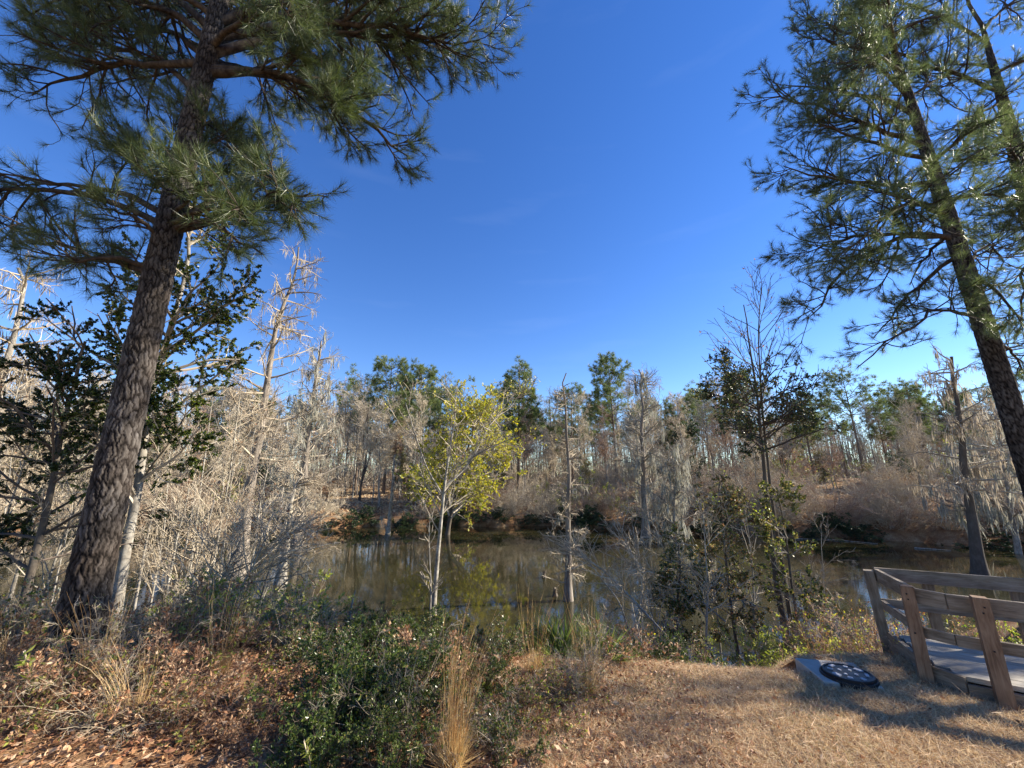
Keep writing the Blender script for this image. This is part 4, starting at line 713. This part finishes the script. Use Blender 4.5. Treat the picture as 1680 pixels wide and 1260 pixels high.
ld = MB(); disk(ld, [(.279,.0), (.275,.028), (.268,.032), (.25,.032), (.247,.026), (.10,.026), (.0005,.030)])
mk = MB()
def pad(a0, a1, r0, r1, z=.034, t=.012):
    n = 6; a = np.linspace(a0, a1, n); V = []
    for zz_ in (z-t, z):
        for r in (r0, r1): V += [[r*np.cos(x_), r*np.sin(x_), zz_] for x_ in a]
    f = []
    for j in range(n-1): f += [[2*n+j, 2*n+j+1, 3*n+j+1, 3*n+j], [j, 2*n+j, 2*n+j+1, j+1][::-1], [n+j, n+j+1, 3*n+j+1, 3*n+j]]
    f += [[0, 2*n, 3*n, n], [n-1, 2*n-1, 4*n-1, 3*n-1]]; mk.add(V, f)
for k, (w1, r1_, r2_) in enumerate([(.45,.17,.225),(.25,.16,.2),(.4,.18,.22),(.16,.15,.21),(.42,.17,.225),(.3,.16,.2),(.2,.17,.225),(.4,.18,.215)]):
    pad(k*.785+.1, k*.785+.1+w1, r1_, r2_)
for k in range(4): pad(k*1.57+.5, k*1.57+.82, .07, .105)
spawn('manhole_cover', [('rim', ri.mesh('rim', M['lid'], smooth=False)), ('lid', ld.mesh('lid', M['lid'], smooth=False), [('raised_marks', mk.mesh('raised_marks', M['lidmark']))])], (lc[0], lc[1], zt+.004), 'round black access lid with pale raised marks on the concrete pad', 'manhole cover', sc=(.7, .7, 1.1))
# ------------------------------------------------------------------ unseen tree added right of the frame to streak the lawn with shadow
for (x, y, s, k) in ((12.5, 5.4, .6, 4),):
    spawn('bare_tree', BT[k], gpt(x, y), 'unseen leafless tree added beyond the right edge of the view to cast shadow streaks', 'bare tree', 'added shadow trees beyond the right edge', sc=s, rz=k)
# ------------------------------------------------------------------ light, sky, camera
AZ, EL = math.radians(80), math.radians(31)
w = bpy.data.worlds.new('World'); bpy.context.scene.world = w; w.use_nodes = True; t = w.node_tree; t.nodes.clear()
sky = t.nodes.new('ShaderNodeTexSky'); sky.sky_type = 'NISHITA'; sky.sun_disc = False; sky.sun_elevation = EL; sky.sun_rotation = AZ; sky.air_density = 1.0; sky.dust_density = .0; sky.ozone_density = 2.0; sky.altitude = 400
hs = t.nodes.new('ShaderNodeHueSaturation'); hs.inputs['Saturation'].default_value = 1.3; hs.inputs['Hue'].default_value = .515; hs.inputs['Value'].default_value = 1.1
bg = t.nodes.new('ShaderNodeBackground'); bg.inputs[1].default_value = .077; out = t.nodes.new('ShaderNodeOutputWorld')
t.links.new(sky.outputs[0], hs.inputs['Color']); tcw = t.nodes.new('ShaderNodeTexCoord'); mpw = t.nodes.new('ShaderNodeMapping'); mpw.inputs['Scale'].default_value = (2.2, 2.2, 13); mpw.inputs['Rotation'].default_value = (.12, -.1, .3); nzw = t.nodes.new('ShaderNodeTexNoise'); nzw.inputs['Scale'].default_value = 1.6; nzw.inputs['Detail'].default_value = 6
t.links.new(tcw.outputs['Generated'], mpw.inputs[0]); t.links.new(mpw.outputs[0], nzw.inputs['Vector']); rw = ramp(t, [(0,0,0), (.018,.018,.018)], [.57, .8]); t.links.new(nzw.outputs[0], rw.inputs[0])
mw = t.nodes.new('ShaderNodeMixRGB'); mw.inputs[2].default_value = (7.5, 8.2, 9.5, 1); t.links.new(rw.outputs[0], mw.inputs[0]); t.links.new(hs.outputs[0], mw.inputs[1]); t.links.new(mw.outputs[0], bg.inputs[0]); t.links.new(bg.outputs[0], out.inputs[0])
sd = A([math.sin(AZ)*math.cos(EL), math.cos(AZ)*math.cos(EL), math.sin(EL)])
from mathutils import Vector
sl = bpy.data.lights.new('sun', 'SUN'); sl.energy = 5.0; sl.angle = math.radians(.53); sl.color = (1, .905, .75)
so = bpy.data.objects.new('sun', sl); C.objects.link(so); so.rotation_euler = Vector(sd).to_track_quat('Z', 'Y').to_euler(); so.location = (20, 10, 30)
cam = bpy.data.cameras.new('camera'); cam.sensor_width = 36; cam.lens = F/1680*36; cam.clip_end = 2000; cam.clip_start = .05
co = bpy.data.objects.new('camera', cam); C.objects.link(co); co.location = (0, 0, EYE); co.rotation_euler = (math.pi/2+PITCH, 0, 0)
sc = bpy.context.scene; sc.camera = co; sc.view_settings.view_transform = 'Standard'; sc.view_settings.look = 'None'; sc.view_settings.exposure = 1.5; sc.view_settings.gamma = 1
